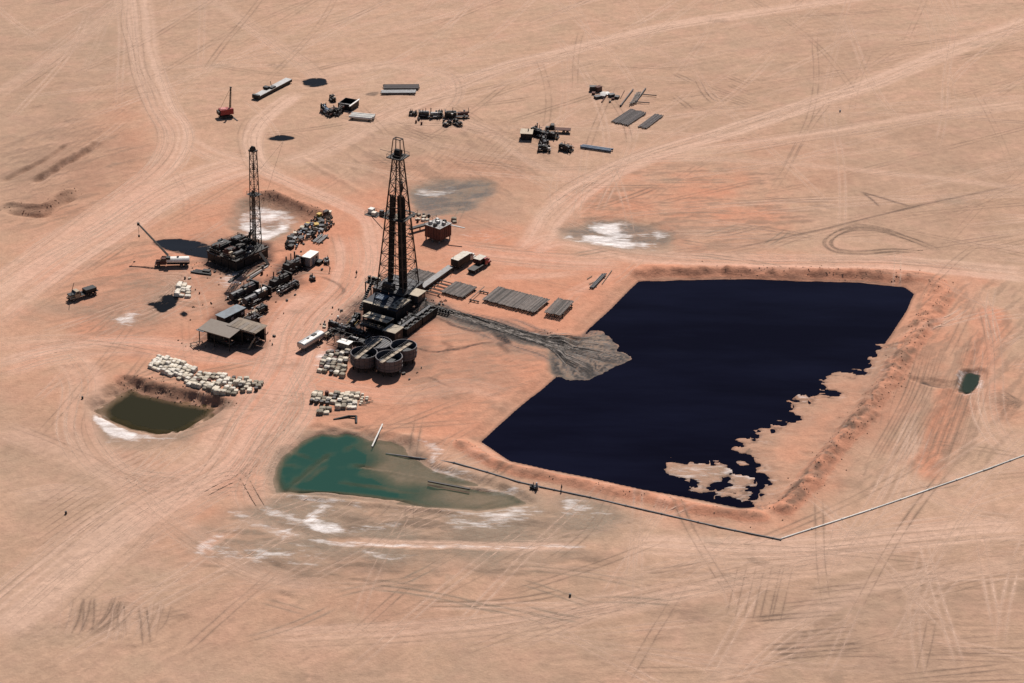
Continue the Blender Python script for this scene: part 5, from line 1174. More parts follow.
# catwalk, ramp and pipe racks
cw = thing('catwalk', 'long grey steel catwalk running from the rig floor up to the right', 'catwalk', rig_xy(1.3, 18.6), RZ)
MB().box((0, 0, 1.35), (2.0, 17.0, .14)).build('deck', STEEL, cw)
for s in (-1, 1): MB().beam((s * .95, -8.4, 1.05), (s * .95, 8.4, 1.05), .2, .44).build('girder', IRON, cw)
for k in range(6):
    for s in (-1, 1): MB().beam((s * .9, -8 + k * 3.2, -.2), (s * .9, -8 + k * 3.2, .9), .2).build('leg', IRON, cw)
MB().beam((0, -8.3, 1.35), (0, -13.3, FL - .1), 1.9, .2).build('ramp', DSTEEL, cw)
MB().cyl((.9, 8.0, 1.42), (.9, 8.0, 5.0), .06, 6).build('lamp_post', IRON, cw)
def rq(x0, x1, y0, y1, z): # rack corners in the rig frame
    return (x0, x1, y0, y1, z)
def rack_local(label, x0, x1, y0, y1, z, mat, seed, gaps=0.0, r=.12, jitter=.25):
    rr = random.Random(seed); t = thing('pipe_rack', label, 'pipe rack', rig_xy((x0 + x1) / 2, (y0 + y1) / 2), RZ)
    W, L = x1 - x0, y1 - y0
    for k in (-.33, .33):
        MB().beam((-W / 2 - .4, L * k, z - r - .16), (W / 2 + .4, L * k, z - r - .16), .24, .3).build('sleeper', IRON, t)
        for s in (-.48, 0, .48): MB().beam((s * W, L * k, -.2), (s * W, L * k, z - r - .31), .22).build('trestle_leg', IRON, t)
    n = int(W / (2.12 * r)); me = pipe_mesh(L, r, mat)
    for i in range(n):
        if rr.random() < gaps: continue
        o = put_mesh('pipe', me, t, (-W / 2 + (i + .5) * W / n, rr.uniform(-jitter, jitter), z + rr.uniform(-.02, .03)), rr.uniform(-.006, .006)); o.scale = (1, rr.uniform(.97, 1.02), 1)
    return t
rack_local('brown pipe rack behind the derrick, left of the catwalk', -7.2, .0, 11.6, 20.8, 1.0, PIPEB, 21)
pipe_rack('pipe rack nearest the catwalk on its right', [(442, 291), (457, 280), (476, 288.5), (461, 298.5)], PIPEB, seed=22)
pipe_rack('few loose pipes on bare sleepers between the two grey pipe racks', [(468, 301), (483, 287), (490, 290), (475, 303)], PIPEB, seed=23, gaps=.62, name='loose_pipes', jitter=.8)
pipe_rack('longest grey brown pipe rack right of the derrick', [(481, 300), (497, 287.5), (551, 298.5), (535, 312)], PIPEB, seed=24, gaps=.015, z=.85)
pipe_rack('square pipe rack at the right end of the row', [(544.5, 312), (558, 297.5), (574, 302), (560, 316)], PIPEB, seed=25, z=1.3)
sl_ = thing('rack_sleepers', 'bare rack sleepers between the catwalk and the first pipe rack', 'sleepers', rig_xy(5.2, 14.5), RZ)
for k in range(5): MB().beam((-2.4, -4 + k * 2.0, .55), (2.2, -4 + k * 2.0, .55), .2, .24).build('sleeper', IRON, sl_); MB().beam((-2, -4 + k * 2.0, -.2), (-2, -4 + k * 2.0, .42), .2).build('leg', IRON, sl_); MB().beam((1.8, -4 + k * 2.0, -.2), (1.8, -4 + k * 2.0, .42), .2).build('leg', IRON, sl_)
pipe_rack('short dark log-like pipe bundle lying alone near the pit bank', [(588.5, 287.5), (601.5, 274.5), (607, 273), (594, 288)], DSTEEL, r=.2, z=.45, seed=26, name='pipe_bundle', cat='pipes', gaps=0)
for k, (a, b, c_, d_) in enumerate(((589, 284, 596, 281), (602, 284, 612, 270), (587, 279, 592, 276))):
    A = survey(a, b, .2); B = survey(c_, d_, .2)
    tag(MB().beam((A[0], A[1], .2), (B[0], B[1], .2), .16).build('plank', PLANK), ('weathered plank left of the lone pipe bundle', 'weathered plank right of the lone pipe bundle', 'short weathered plank behind the lone pipe bundle')[k], 'plank')

# ================================================================ sacks, drums and pallets
def lump_mesh(name, mat, w, d, h, seed, n=16):
    """one lashed block of sacks: bulging courses, sagging top"""
    r = random.Random(seed); m = MB(); rings = []
    ph = [r.uniform(.93, 1.06) for _ in range(n)]
    prof = [(0, .9), (.1, 1.0), (.28, 1.03), (.33, .93), (.38, 1.02), (.6, 1.03), (.65, .93), (.7, 1.0), (.9, .98), (1.0, .8)]
    for zf, s in prof:
        for i in range(n):
            a = 2 * math.pi * i / n; cx_, cy_ = math.cos(a), math.sin(a)
            k = 1 / max(abs(cx_), abs(cy_)) * .5 + .5
            rad = s * (.8 * (2 * k - 1) + .12) * ph[i] * r.uniform(.95, 1.05)
            m.v.append((cx_ * rad * w / 2, cy_ * rad * d / 2, zf * h * (1 + (.05 * r.uniform(-1, 1) if zf > .5 else 0))))
    K = len(prof)
    m.f += [(k * n + i, k * n + (i + 1) % n, (k + 1) * n + (i + 1) % n, (k + 1) * n + i) for k in range(K - 1) for i in range(n)]
    m.v.append((0, 0, h * 1.06)); top = len(m.v) - 1
    m.f += [((K - 1) * n + i, (K - 1) * n + (i + 1) % n, top) for i in range(n)]
    return m.mesh(name, mat)
SACKS = {m: [lump_mesh('sack_stack', m, 1.45, 1.3, 1.15, 30 + 5 * k + j) for j in range(3)] for k, m in enumerate((CHALK, CREAM, DUN))}
DRUM_ME = {m: MB().cyl((0, 0, 0), (0, 0, .9), .32, 12).cyl((0, 0, .28), (0, 0, .34), .345, 12).cyl((0, 0, .58), (0, 0, .64), .345, 12).mesh('drum', m) for m in (DRUMK, BLUE, YELL, RUST, WHITE, TAN)}
ORD = 'first second third fourth fifth sixth seventh eighth ninth tenth eleventh twelfth thirteenth fourteenth fifteenth sixteenth seventeenth eighteenth nineteenth twentieth twenty-first twenty-second twenty-third twenty-fourth twenty-fifth twenty-sixth'.split()
def pile(quad, where, group, mats, step=1.5, skip=.08, seed=1, drums=0.0, high=.1, size=1.0, cat='sacks'):
    """fill a quadrilateral seen in the photo (near-left, far-left, far-right, near-right) with single stacks set out in rows"""
    r = random.Random(seed); A, B, C, D = (np.array(survey(a, b, .5)) for a, b in quad)
    step *= .93; nu = max(1, round((np.linalg.norm(D - A) + np.linalg.norm(C - B)) / 2 / step)); nv = max(1, round((np.linalg.norm(B - A) + np.linalg.norm(C - D)) / 2 / (step * .92)))
    base = math.atan2(*(D - A)[::-1])
    for j in range(nv):
        k = 0
        row = ('the front row' if j == 0 else 'the back row' if j == nv - 1 else ORD[j] + ' row from front') if nv > 1 else 'the row'
        for i in range(nu):
            if r.random() < skip: continue
            u, v = (i + .5 + r.uniform(-.12, .12)) / nu, (j + .5 + r.uniform(-.12, .12)) / nv
            p = (A * (1 - u) + D * u) * (1 - v) + (B * (1 - u) + C * u) * v
            z = ground_z(*p)
            if r.random() < drums:
                o = put_mesh('drum', DRUM_ME[r.choice((DRUMK, DRUMK, RUST, DRUMK))], None, (p[0], p[1], z)); o.scale = (1.6 * size, 1.6 * size, 1.15)
                tag(o, 'dark drum, %s from left, %s, %s' % (ORD[k], row, where), 'drum', group + ', drums')
            else:
                mt = r.choice(mats)
                o = put_mesh('sack_stack', r.choice(SACKS[mt]), None, (p[0], p[1], z - .05), base + r.uniform(-.14, .14))
                s = r.uniform(.88, 1.16) * size; o.scale = (s * step / 1.42 * r.uniform(.9, 1.12), s * step / 1.42, s * r.uniform(.5, .95 + high))
                tag(o, '%s sack stack, %s from left, %s, %s' % ({CHALK: 'pale', CREAM: 'cream', DUN: 'dun'}[mt], ORD[k], row, where), cat, group)
            k += 1
pile([(147, 366), (158, 355), (178, 359), (170, 375)], 'leftmost pile above brown pond', 'sack stacks, leftmost pile', (CHALK, CHALK, CREAM), 1.45, .08, 1)
pile([(168, 374), (178, 360), (197, 368), (188, 383)], 'second pile above brown pond', 'sack stacks, left middle pile', (CHALK, CHALK, CREAM), 1.45, .08, 2)
pile([(186, 384), (199, 372), (227, 374), (216, 392)], 'broad pile above brown pond', 'sack stacks, broad pile', (CHALK, CREAM, CREAM, DUN), 1.5, .08, 3, .08)
pile([(214, 393), (226, 376), (250, 379), (236, 394)], 'fourth pile above brown pond', 'sack stacks, right pile', (CREAM, CHALK, DUN), 1.5, .1, 4, .12)
pile([(238, 392), (248, 381), (265, 380), (258, 390)], 'right tip above brown pond', 'sack stacks, right tip', (CREAM, DUN, DUN), 1.5, .25, 5, .35)
pile([(316, 370), (326, 352), (350, 350), (345, 377)], 'pile by round tanks', 'sack stacks by the tanks', (CREAM, CHALK, DUN, DUN), 1.5, .12, 6, .22)
pile([(309, 402), (314, 390), (340, 393), (334, 406)], 'left pile above green pond', 'sack stacks above green pond, left half', (DUN, DUN, CREAM), 1.55, .08, 7, .15)
pile([(334, 408), (340, 393), (360, 393), (357, 408)], 'right pile above green pond', 'sack stacks above green pond, right half', (CREAM, CHALK, CREAM, DUN), 1.5, .06, 8, .06)
pile([(316, 413), (320, 407), (332, 407), (330, 413)], 'strays above green pond', 'stray sack stacks above green pond', (DUN, CREAM), 1.9, .3, 9)
pile([(357, 404), (361, 392), (370, 394), (368, 404)], 'loose end above green pond', 'loose small sack stacks', (CHALK, CREAM), 1.3, .35, 10, size=.6)
for k in range(7):
    x, y = survey(360 + k * 1.6, 398 + (k * 37 % 5) * 1.6, .3)
    tag(MB().beam((x - .9, y - .5 + .3 * (k % 3), .25 + ground_z(x, y)), (x + .9, y + .4 - .25 * (k % 2), .3 + ground_z(x, y)), .14).build('broken_lath', PLANK), 'broken pale lath, %s from left, beside the right pile above green pond' % ORD[k], 'lath', 'scattered laths')
t = thing('covered_pallet', 'white sheet stretched flat over a pallet beside the round tanks', 'pallet', survey(345, 347, 0), RZ)
MB().box((0, 0, 1.62), (3.8, 2.5, .1)).build('sheet', WHITE, t); MB().box((0, 0, .85), (3.3, 2.1, 1.4)).build('load', DUN, t); MB().box((0, 0, .08), (3.5, 2.3, .15)).build('pallet', PLANK, t)
pile([(174, 295), (178, 281), (191, 283), (190, 297)], 'heap by black puddle', 'pallets by the black puddle', (CHALK, CHALK, CREAM), 1.7, .12, 12, size=.95, cat='pallet')

# parts yard between the small mast and the white hut
YARD = [(286, 249), (291, 236), (309, 222), (330, 214), (333, 228), (316, 238), (302, 243), (295, 250)]
rr = random.Random(5)
def in_poly(x, y, P):
    c = False
    for a, b in zip(P, P[1:] + P[:1]):
        if (a[1] > y) != (b[1] > y) and x < (b[0] - a[0]) * (y - a[1]) / (b[1] - a[1]) + a[0]: c = not c
    return c
CRATE_ME = {}
def crate_mesh(m):
    if m.name not in CRATE_ME:
        b = MB().box((0, 0, .45), (1.5, 1.1, .9), top=(.97, .97)).box((0, 0, .93), (1.6, 1.2, .06))
        CRATE_ME[m.name] = b.mesh('crate', m)
    return CRATE_ME[m.name]
VALVE_ME = MB().cyl((-.7, 0, .4), (.7, 0, .4), .22, 8).cyl((-.75, 0, .4), (-.6, 0, .4), .42, 10).cyl((.6, 0, .4), (.75, 0, .4), .42, 10).cyl((0, 0, .4), (0, 0, 1.1), .16, 8).cyl((-.35, 0, 1.1), (.35, 0, 1.1), .08, 6).mesh('valve', IRON)
SPOOL_ME = MB().cyl((-.5, 0, .7), (.5, 0, .7), .3, 10).cyl((-.55, 0, .7), (-.45, 0, .7), .7, 14).cyl((.45, 0, .7), (.55, 0, .7), .7, 14).mesh('cable_reel', PLANK)
YK = {'drum': ('drum', 'steel drum, %s from left, in the cluttered parts yard above white hut', 'drum', 'drums in the parts yard'), 'crate_d': ('crate', 'dark crate, %s from left, in the cluttered parts yard above white hut', 'crate', 'dark crates in the parts yard'),
      'crate_y': ('crate', 'yellow case, %s from left, in the cluttered parts yard above white hut', 'crate', 'yellow cases in the parts yard'), 'crate_w': ('crate', 'pale crate, %s from left, in the cluttered parts yard above white hut', 'crate', 'pale crates in the parts yard'),
      'valve': ('valve', 'black flanged valve, %s from left, in the cluttered parts yard above white hut', 'valve', 'valves in the parts yard'), 'reel': ('cable_reel', 'cable reel, %s from left, in the cluttered parts yard above white hut', 'reel', 'reels in the parts yard')}
spots = []; yard = []
while len(spots) < 78:
    px, py = rr.uniform(284, 335), rr.uniform(212, 252)
    if not in_poly(px, py, YARD): continue
    p = survey(px, py)
    if any(math.hypot(p[0] - q[0], p[1] - q[1]) < 1.25 for q in spots): 
        if rr.random() > .02: continue
        continue
    spots.append(p)
    k = rr.choice(('drum', 'crate_d', 'crate_d', 'valve', 'valve', 'drum', 'crate_w', 'crate_y' if px > 302 and rr.random() < .5 else 'valve', 'reel'))
    me = {'drum': DRUM_ME[rr.choice((DRUMK, BLUE, RUST, DRUMK))], 'crate_d': crate_mesh(rr.choice((DSTEEL, IRON))), 'crate_y': crate_mesh(YELL), 'crate_w': crate_mesh(rr.choice((CREAM, STEEL))), 'valve': VALVE_ME, 'reel': SPOOL_ME}[k]
    o = put_mesh(YK[k][0], me, None, (p[0], p[1], ground_z(*p) - .03), rr.uniform(0, 3.1)); s = rr.uniform(.75, 1.15); o.scale = (s, s, s * rr.uniform(.8, 1.2))
    yard.append((px, k, o))
for kind in YK:
    for i, (px, k, o) in enumerate(sorted((q for q in yard if q[1] == kind), key=lambda q: q[0])):
        tag(o, YK[kind][1] % ORD[i], *YK[kind][2:])
pipe_rack('grey pipe rack at the edge of the cluttered parts yard', [(309, 242), (319, 234), (330, 235), (322, 242)], STEEL, r=.14, z=.5, seed=31, gaps=.25, jitter=.5)

# ================================================================ huts, trailers, pump row
t = thing('white_hut', 'white box hut standing alone right of the pump row', 'hut', survey(310.5, 264), RZ + math.radians(4))
MB().box((0, 0, 1.75), (2.7, 5.0, 2.7)).build('wall', ALU, t); MB().box((0, 0, 3.15), (2.8, 5.1, .1)).build('roof', WHITE, t)
MB().box((1.37, -.8, 1.55), (.06, .9, 2.0)).build('door', BLUE, t); MB().box((1.37, 1.2, 2.0), (.06, .9, .7)).build('window', GLASS, t)
for s in (-1, 1): MB().beam((s * 1.0, -2.5, .2), (s * 1.0, 2.5, .2), .24, .4).build('skid', IRON, t)
MB().box((2.2, 1.4, .5), (1.4, 2.2, 1.0)).build('step_crate', IRON, t)
machine('small dark compressor behind the right side of the white hut', 327, 263, RZ + .6, 2.6, 1.5, 1.2, 41, IRON, STEEL, 'compressor', 'compressor_skid', kind='gen')
machine('small dark welder standing on the spilled oil below the white hut', 312.5, 280, RZ + 1.0, 2.2, 1.2, 1.1, 42, BLACK, DSTEEL, 'welder', 'welding_set', kind='gen')
def on_row(px, py): return survey(px, py)
PR = math.radians(-36)
machine('large black mud pump at the upper end of the pump row', 291, 271, PR, 8.6, 4.0, 4.0, 51, BLACK, DSTEEL, 'pump', 'mud_pump')
machine('dark mud pump below the upper one in the pump row', 278, 286, PR, 9.2, 3.8, 3.4, 52, IRON, PLANK, 'pump', 'mud_pump')
machine('pale piped pump alongside the dark mud pump in the row', 288, 290, PR, 7.4, 2.4, 2.0, 53, DSTEEL, ALU, 'pump', 'pump_skid')
machine('dark engine with grey cowl left of the second pump pair', 242.5, 296, PR, 10.5, 4.2, 3.6, 54, DSTEEL, DSTEEL, 'engine', 'engine_skid', kind='gen')
machine('black engine with pale pipes right of the grey cowled engine', 255.5, 301, PR, 10, 4.2, 3.6, 55, BLACK, ALU, 'engine', 'engine_skid', kind='gen')
machine('black generator below the pale piped engine', 257, 315, PR, 6.5, 3.2, 2.4, 56, BLACK, TAN, 'generator', 'generator_skid', kind='gen')
machine('dark pump in front of the slate roofed cabin', 250, 325, PR, 5.5, 3.2, 2.8, 57, BLACK, DSTEEL, 'pump', 'pump_skid')
t = thing('slate_cabin', 'long cabin with slate blue roof left of the pump row', 'cabin', survey(231, 322), PR)
MB().box((0, 0, 1.65), (3.0, 8.0, 3.0)).build('wall', IRON, t); MB().box((0, 0, 3.25), (3.5, 8.6, .16)).build('roof', SLATE, t)
for k in range(4): MB().box((1.53, -3 + k * 2, 2.0), (.06, .9, .8)).build('window', ALU if k % 2 else GLASS, t)
MB().box((0, -4.03, 1.3), (1.0, .06, 2.1)).build('door', DSTEEL, t)
def PRxy(px, py): 
    o = survey(px, py); return lambda x, y: (o[0] + x * math.cos(RZ) - y * math.sin(RZ), o[1] + x * math.sin(RZ) + y * math.cos(RZ))
f = PRxy(222, 343)
t, rf = canopy('open_shelter', 'open shelter with dusty tan roof, left of the twin shelters', 'shelter', -5.2, 4.6, -2.9, 2.7, 4.3, TIN, .25, base=f, ribs=0, wall=(1,))
MB().box((-4.2, -2.9, 3.95), (2.4, 1.2, .14)).build('roof_flap', SLATE, rf)
f2 = PRxy(248.5, 341)
t2, rf2 = canopy('open_shelter', 'open shelter with plank roof, right of the twin shelters', 'shelter', -4.1, 3.9, -2.6, 2.4, 4.5, PLANK, .15, base=f2, wall=(1,))
for k in range(8): MB().box((-4.3 + k * 1.2, 0, 4.68), (1.12, 5.5, .06)).build('roof_plank', TIN if k % 3 == 0 else PLANK, rf2)
MB().beam((4.3, -2.6, 3.4), (2.8, -3.9, .1), .9, .12).build('leaning_ramp', TAN, t2)
machine('black mud pump under the left open shelter', 0, 0, RZ + math.pi / 2, 7.6, 2.6, 2.6, 61, BLACK, DSTEEL, 'pump', 'mud_pump', xy=f(-.4, 0))
machine('black mud pump under the right open shelter', 0, 0, RZ + math.pi / 2, 6.6, 2.6, 2.6, 62, BLACK, RUST, 'pump', 'mud_pump', xy=f2(-.3, 0))
t = thing('loading_frame', 'low wooden frame at the left foot of the open shelters', 'frame', survey(198, 346), math.radians(30))
for x in (-1.6, 0, 1.6): MB().beam((x, -1.2, .5), (x, 1.2, .5), .16).build('cross_bar', PLANK, t)
for y in (-1.2, 1.2): MB().beam((-1.8, y, .65), (1.8, y, .65), .16).build('side_bar', PLANK, t)
for x in (-1.6, 1.6):
    for y in (-1.1, 1.1): MB().beam((x, y, -.1), (x, y, .5), .16).build('leg', IRON, t)
# planks and pipe laid between small rig and pump row
for k, (a, b, c_, d_, m) in enumerate(((229, 282, 246, 270, IRON), (246, 277, 268, 263, PLANK), (250, 277, 268, 266, STEEL), (247, 281, 262, 271, IRON))):
    A, B = survey(a, b, .15), survey(c_, d_, .15)
    tag(MB().beam((A[0], A[1], .18), (B[0], B[1], .18), (.9, .5, .4, .6)[k], .3).build('timber', m), ('black timber over the white spill in front of the small rig', 'pale timber lying along the pump row, longest', 'grey steel bar lying along the pump row', 'short black timber beside the grey steel bar')[k], 'timber')
t = thing('timber_sled', 'flat black timber sled left of the small rig', 'sled', survey(202, 273), math.radians(-14))
for y in (-.7, .1, .9): MB().box((0, y, .3), (5.6 - y, .55, .28)).build('timber', BLACK, t)
MB().box((1.2, .6, .65), (2.2, 1.4, .4)).build('crate', IRON, t)
pile([(256, 272), (262, 266), (268, 268), (262, 275)], 'beside long pale timber', 'dark stacks by the timber', (DUN, DUN), 1.6, .3, 14, .6, size=.7)

# tank trailer left of the rig
t = thing('tank_trailer', 'silver topped tank trailer parked alone left of the main rig', 'trailer', survey(311, 345.5), RZ - math.radians(4))
m = MB(); n = 14
for yy, s in ((-4.6, .75), (-4.4, 1), (4.4, 1), (4.6, .75)):
    m.v += [(1.3 * s * math.copysign(abs(math.cos(2 * math.pi * (i + .5) / n)) ** .55, math.cos(2 * math.pi * (i + .5) / n)), yy, 1.85 + .85 * s * math.copysign(abs(math.sin(2 * math.pi * (i + .5) / n)) ** .55, math.sin(2 * math.pi * (i + .5) / n))) for i in range(n)]
m.f += [(k * n + i, k * n + (i + 1) % n, (k + 1) * n + (i + 1) % n, (k + 1) * n + i) for k in range(3) for i in range(n)] + [tuple(range(n))[::-1], tuple(range(3 * n, 4 * n))]
m.build('tank', ALU, t)
MB().box((0, 1.4, 2.78), (.9, 1.6, .2)).build('hatch', BLACK, t); MB().box((0, -1.2, 2.76), (.5, .7, .14)).build('hatch', DSTEEL, t)
for s in (-1, 1): MB().beam((s * .5, -4.5, .9), (s * .5, 4.5, .9), .16, .24).build('chassis_rail', IRON, t); wheel(t, s * 1.0, 2.0); wheel(t, s * 1.0, 3.3); MB().beam((s * .7, -3.2, 0), (s * .7, -3.2, .9), .16).build('landing_leg', IRON, t)

# trucks
truck('truck with long white roofed box, left of the pair by the catwalk', 463.5, 264, 58, WHITE, 'box', CHALK, 9.5)
truck('red truck with pale roof, right of the pair by the catwalk', 479, 268.5, 58, REDP, 'flat', IRON, 9.0)
t = thing('truck_load', 'white topped crate on the bed of the red truck', 'crate', survey(479, 262, 1.4), math.radians(-32), z=1.32)
MB().box((0, .4, .7), (2.3, 3.4, 1.4)).build('side', RUST, t); MB().box((0, .4, 1.44), (2.4, 3.5, .08)).build('lid', CHALK, t)
t = truck('dark winch truck parked alone on the far left with a tan cab roof', 83, 297, 222, TAN, 'flat', BLACK, 8.6)
MB().cyl((.6, 3.0, 2.7), (-1.6, 3.4, 6.0), .09, 6).build('gin_pole', IRON, t); MB().box((0, -2.2, 1.8), (2.1, 3.4, 1.0)).build('winch', BLACK, t); MB().box((0, 3.6, 1.95), (1.7, 1.8, .3)).build('bonnet_rack', BLACK, t)
t = truck('crane truck with white tank beside the blue black oil pool', 173, 266, 186, RUST, 'tank', WHITE, 9.6)
bm = MB().beam((-.6, 1.2, 2.6), (-.6, 1.2, 3.2), 1.4, 1.2).build('crane_turret', BLACK, t)
t.rotation_euler = (0, 0, math.radians(186 - 90))
bo = survey(169, 266); a = t.rotation_euler[2]
def to_local(wx, wy, wz): 
    dx, dy = wx - t.location.x, wy - t.location.y; return (dx * math.cos(a) + dy * math.sin(a), -dx * math.sin(a) + dy * math.cos(a), wz - t.location.z)
b0 = np.array(to_local(t.location.x - 1.2, t.location.y + .4, 3.0)); b1 = np.array(to_local(t.location.x - 10.6, t.location.y + 7.0, 9.8))
for o_ in ((.3, 0, .25), (-.3, 0, .25), (.3, 0, -.25), (-.3, 0, -.25)): MB().beam(b0 + np.array(o_), b1 + np.array(o_) * .6, .13).build('boom_chord', IRON, t)
for k in range(9):
    p, q = b0 + (b1 - b0) * k / 9, b0 + (b1 - b0) * (k + 1) / 9
    for s in (-1, 1): MB().beam(p + np.array((.28 * s, 0, .25)), q + np.array((.28 * s, 0, -.25)), .08).build('boom_lacing', IRON, t)
MB().box(b1, (.7, .7, .7)).build('boom_head', BLACK, t); MB().cyl(b1, b1 - np.array((0, 0, 3.6)), .05, 5).build('hook_line', IRON, t); MB().box(b1 - np.array((0, 0, 3.8)), (.5, .5, .6)).build('hook_block', BLACK, t)

# ================================================================ small rig with the slim mast
S0 = survey(238, 259); SZ = math.radians(-37)
def s_xy(x, y): return (S0[0] + x * math.cos(SZ) - y * math.sin(SZ), S0[1] + x * math.sin(SZ) + y * math.cos(SZ))
sr = thing('small_rig_base', 'low black machinery platform carrying the slim mast', 'platform', S0, SZ)
DZ = 3.3
MB().box((0, 0, DZ - .12), (11.8, 13.6, .24)).build('deck', IRON, sr)
for x in (-5.6, -2.8, 0, 2.8, 5.6):
    for y in (-6.4, 0, 6.4): MB().beam((x, y, -.2), (x, y, DZ - .25), .3).build('post', IRON, sr)
    MB().beam((x, -6.6, DZ - .45), (x, 6.6, DZ - .45), .24, .36).build('floor_beam', IRON, sr)
for y in (-6.62,):
    for k in range(4): MB().box((-4.2 + k * 2.8, y, 1.5), (2.5, .1, 2.4)).build('side_panel', BLACK, sr)
for k in range(4): MB().box((5.72, -4.8 + k * 3.2, 1.4), (.1, 2.8, 2.2)).build('side_panel', BLACK, sr)
rails(sr, [(-5.8, 6.7, DZ), (-5.8, -6.7, DZ), (5.8, -6.7, DZ), (5.8, 2.0, DZ)], 1.1, 1.6)
rails(sr, [(-5.8, 6.7, DZ), (3.0, 6.7, DZ)], 1.1, 1.6)
for k, (x, y, w, d_, h_, m_) in enumerate(((-3.4, -3.0, 3.4, 5.6, 1.8, BLACK), (-3.2, 3.6, 3.0, 4.2, 1.6, IRON), (1.2, -4.2, 2.4, 3.0, 1.9, RUST), (3.8, -3.4, 1.8, 4.0, 1.3, BLACK), (.8, .4, 2.0, 2.4, 1.4, IRON), (3.6, 1.6, 1.6, 1.8, 1.1, DSTEEL), (-.4, 4.6, 2.0, 2.2, 1.3, BLACK))):
    b_ = MB().box((x, y, DZ + h_ / 2), (w, d_, h_), top=(.88, .92)).build('engine_housing', m_, sr)
    MB().cyl((x - w * .3, y + d_ * .2, DZ + h_), (x - w * .3, y + d_ * .2, DZ + h_ + .9), .12, 7).build('exhaust', RUST, b_)
    MB().box((x + w * .1, y - d_ * .1, DZ + h_ + .12), (w * .5, d_ * .6, .22)).build('cowl', DSTEEL if k % 2 else IRON, b_)
for k in range(5): MB().cyl((-5.0 + k * .9, -6.0, DZ), (-5.0 + k * .9, -6.0, DZ + 1.0), .34, 10).build('drum', DRUM_ME[DRUMK].materials[0], sr)
MB().cyl((4.4, -5.6, DZ + .5), (2.6, -5.6, DZ + .5), .4, 10).build('air_tank', TAN, sr); MB().cyl((4.9, -1.0, DZ + .4), (4.9, .6, DZ + .4), .3, 8).build('air_tank', ALU, sr)
rr = random.Random(77)
for k in range(46):
    x, y = rr.uniform(-5.5, 5.5), rr.uniform(-6.4, 6.4); w_ = rr.uniform(.25, .7); m_ = rr.choice((BLACK, IRON, IRON, DSTEEL, RUST, STEEL, TAN)); z_ = DZ + rr.choice((0, 0, 1.2, 1.7))
    if k % 3 == 0: MB().cyl((x, y, z_), (x, y, z_ + rr.uniform(.8, 1.8)), w_ * .35, 8).build('filter_can', m_, sr)
    elif k % 3 == 1: MB().box((x, y, z_ + w_ * .6), (w_, w_ * rr.uniform(.8, 2.4), w_ * 1.2)).build('fitting_box', m_, sr)
    else: MB().cyl((x, y, z_ + .4), (x + rr.uniform(-1.6, 1.6), y + rr.uniform(-1.6, 1.6), z_ + rr.uniform(.3, 1.1)), .09, 6).build('pipe_run', m_, sr)
MB().beam((6.6, 2.2, DZ), (9.8, 2.6, .1), 1.1, .14).build('gangway', IRON, sr)
ms = thing('slim_mast', 'slim black lattice mast, the shorter of the two towers', 'mast', s_xy(3.6, 3.8), SZ, None)
MXY = survey(256, 244, DZ); ms.location = (MXY[0], MXY[1], 0)
ms.scale = (1, 1, .895)
lattice(ms, 1.15, .72, DZ, 36.0, 15, .2, .11, .09, DERR, style='z')
MB().box((0, 0, 36.25), (2.0, 1.8, .4)).build('crown_platform', IRON, ms)
cb = MB().box((-.1, 0, 36.9), (1.5, 1.2, .9), top=(.8, .8)).build('crown_block', BLACK, ms)
for k in range(3): MB().cyl((-.45 + k * .35, 0, 37.3), (-.25 + k * .35, 0, 37.3), .5, 12).build('sheave', BLACK, cb)
MB().box((-1.0, 0, 36.2), (.8, 1.0, .3)).build('crown_bracket', IRON, ms)
MB().box((.5, -.6, 21.6), (3.4, 2.9, .14)).build('racking_board', IRON, ms); rails(ms, [(-1.1, -2.0, 21.7), (2.2, -2.0, 21.7), (2.2, .8, 21.7)], 1.0, 1.4)
for k in range(9): MB().cyl((-.8 + (k % 3) * .28, -.6 + (k // 3) * .3, DZ), (-.6 + (k % 3) * .24, -.45 + (k // 3) * .26, 22.4), .08, 6).build('drill_pipe', BLACK, ms)
MB().cyl((0, 0, DZ), (0, 0, 33.0), .1, 6).build('drill_line', BLACK, ms); MB().box((0, 0, 30.5), (.6, .6, 1.8), top=(.6, .6)).build('travelling_block', BLACK, ms)
p0 = survey(242.5, 246, DZ); ca, sa = math.cos(-SZ), math.sin(-SZ); dx, dy = p0[0] - MXY[0], p0[1] - MXY[1]
lx, ly = dx * ca - dy * sa, dx * sa + dy * ca
for o_ in (0, .9): MB().beam((lx + o_, ly - o_, DZ), (-.9 + o_ * .9, -.6, DZ + 5.6), .26).build('raising_leg', IRON, ms)
gx = survey(283, 142); 
tag(MB().cyl((MXY[0] + .6, MXY[1] + .5, 25.0), (gx[0], gx[1], .1), .035, 5).build('guy_wire', IRON), 'thin guy wire running from the slim mast to the sand behind', 'wire')

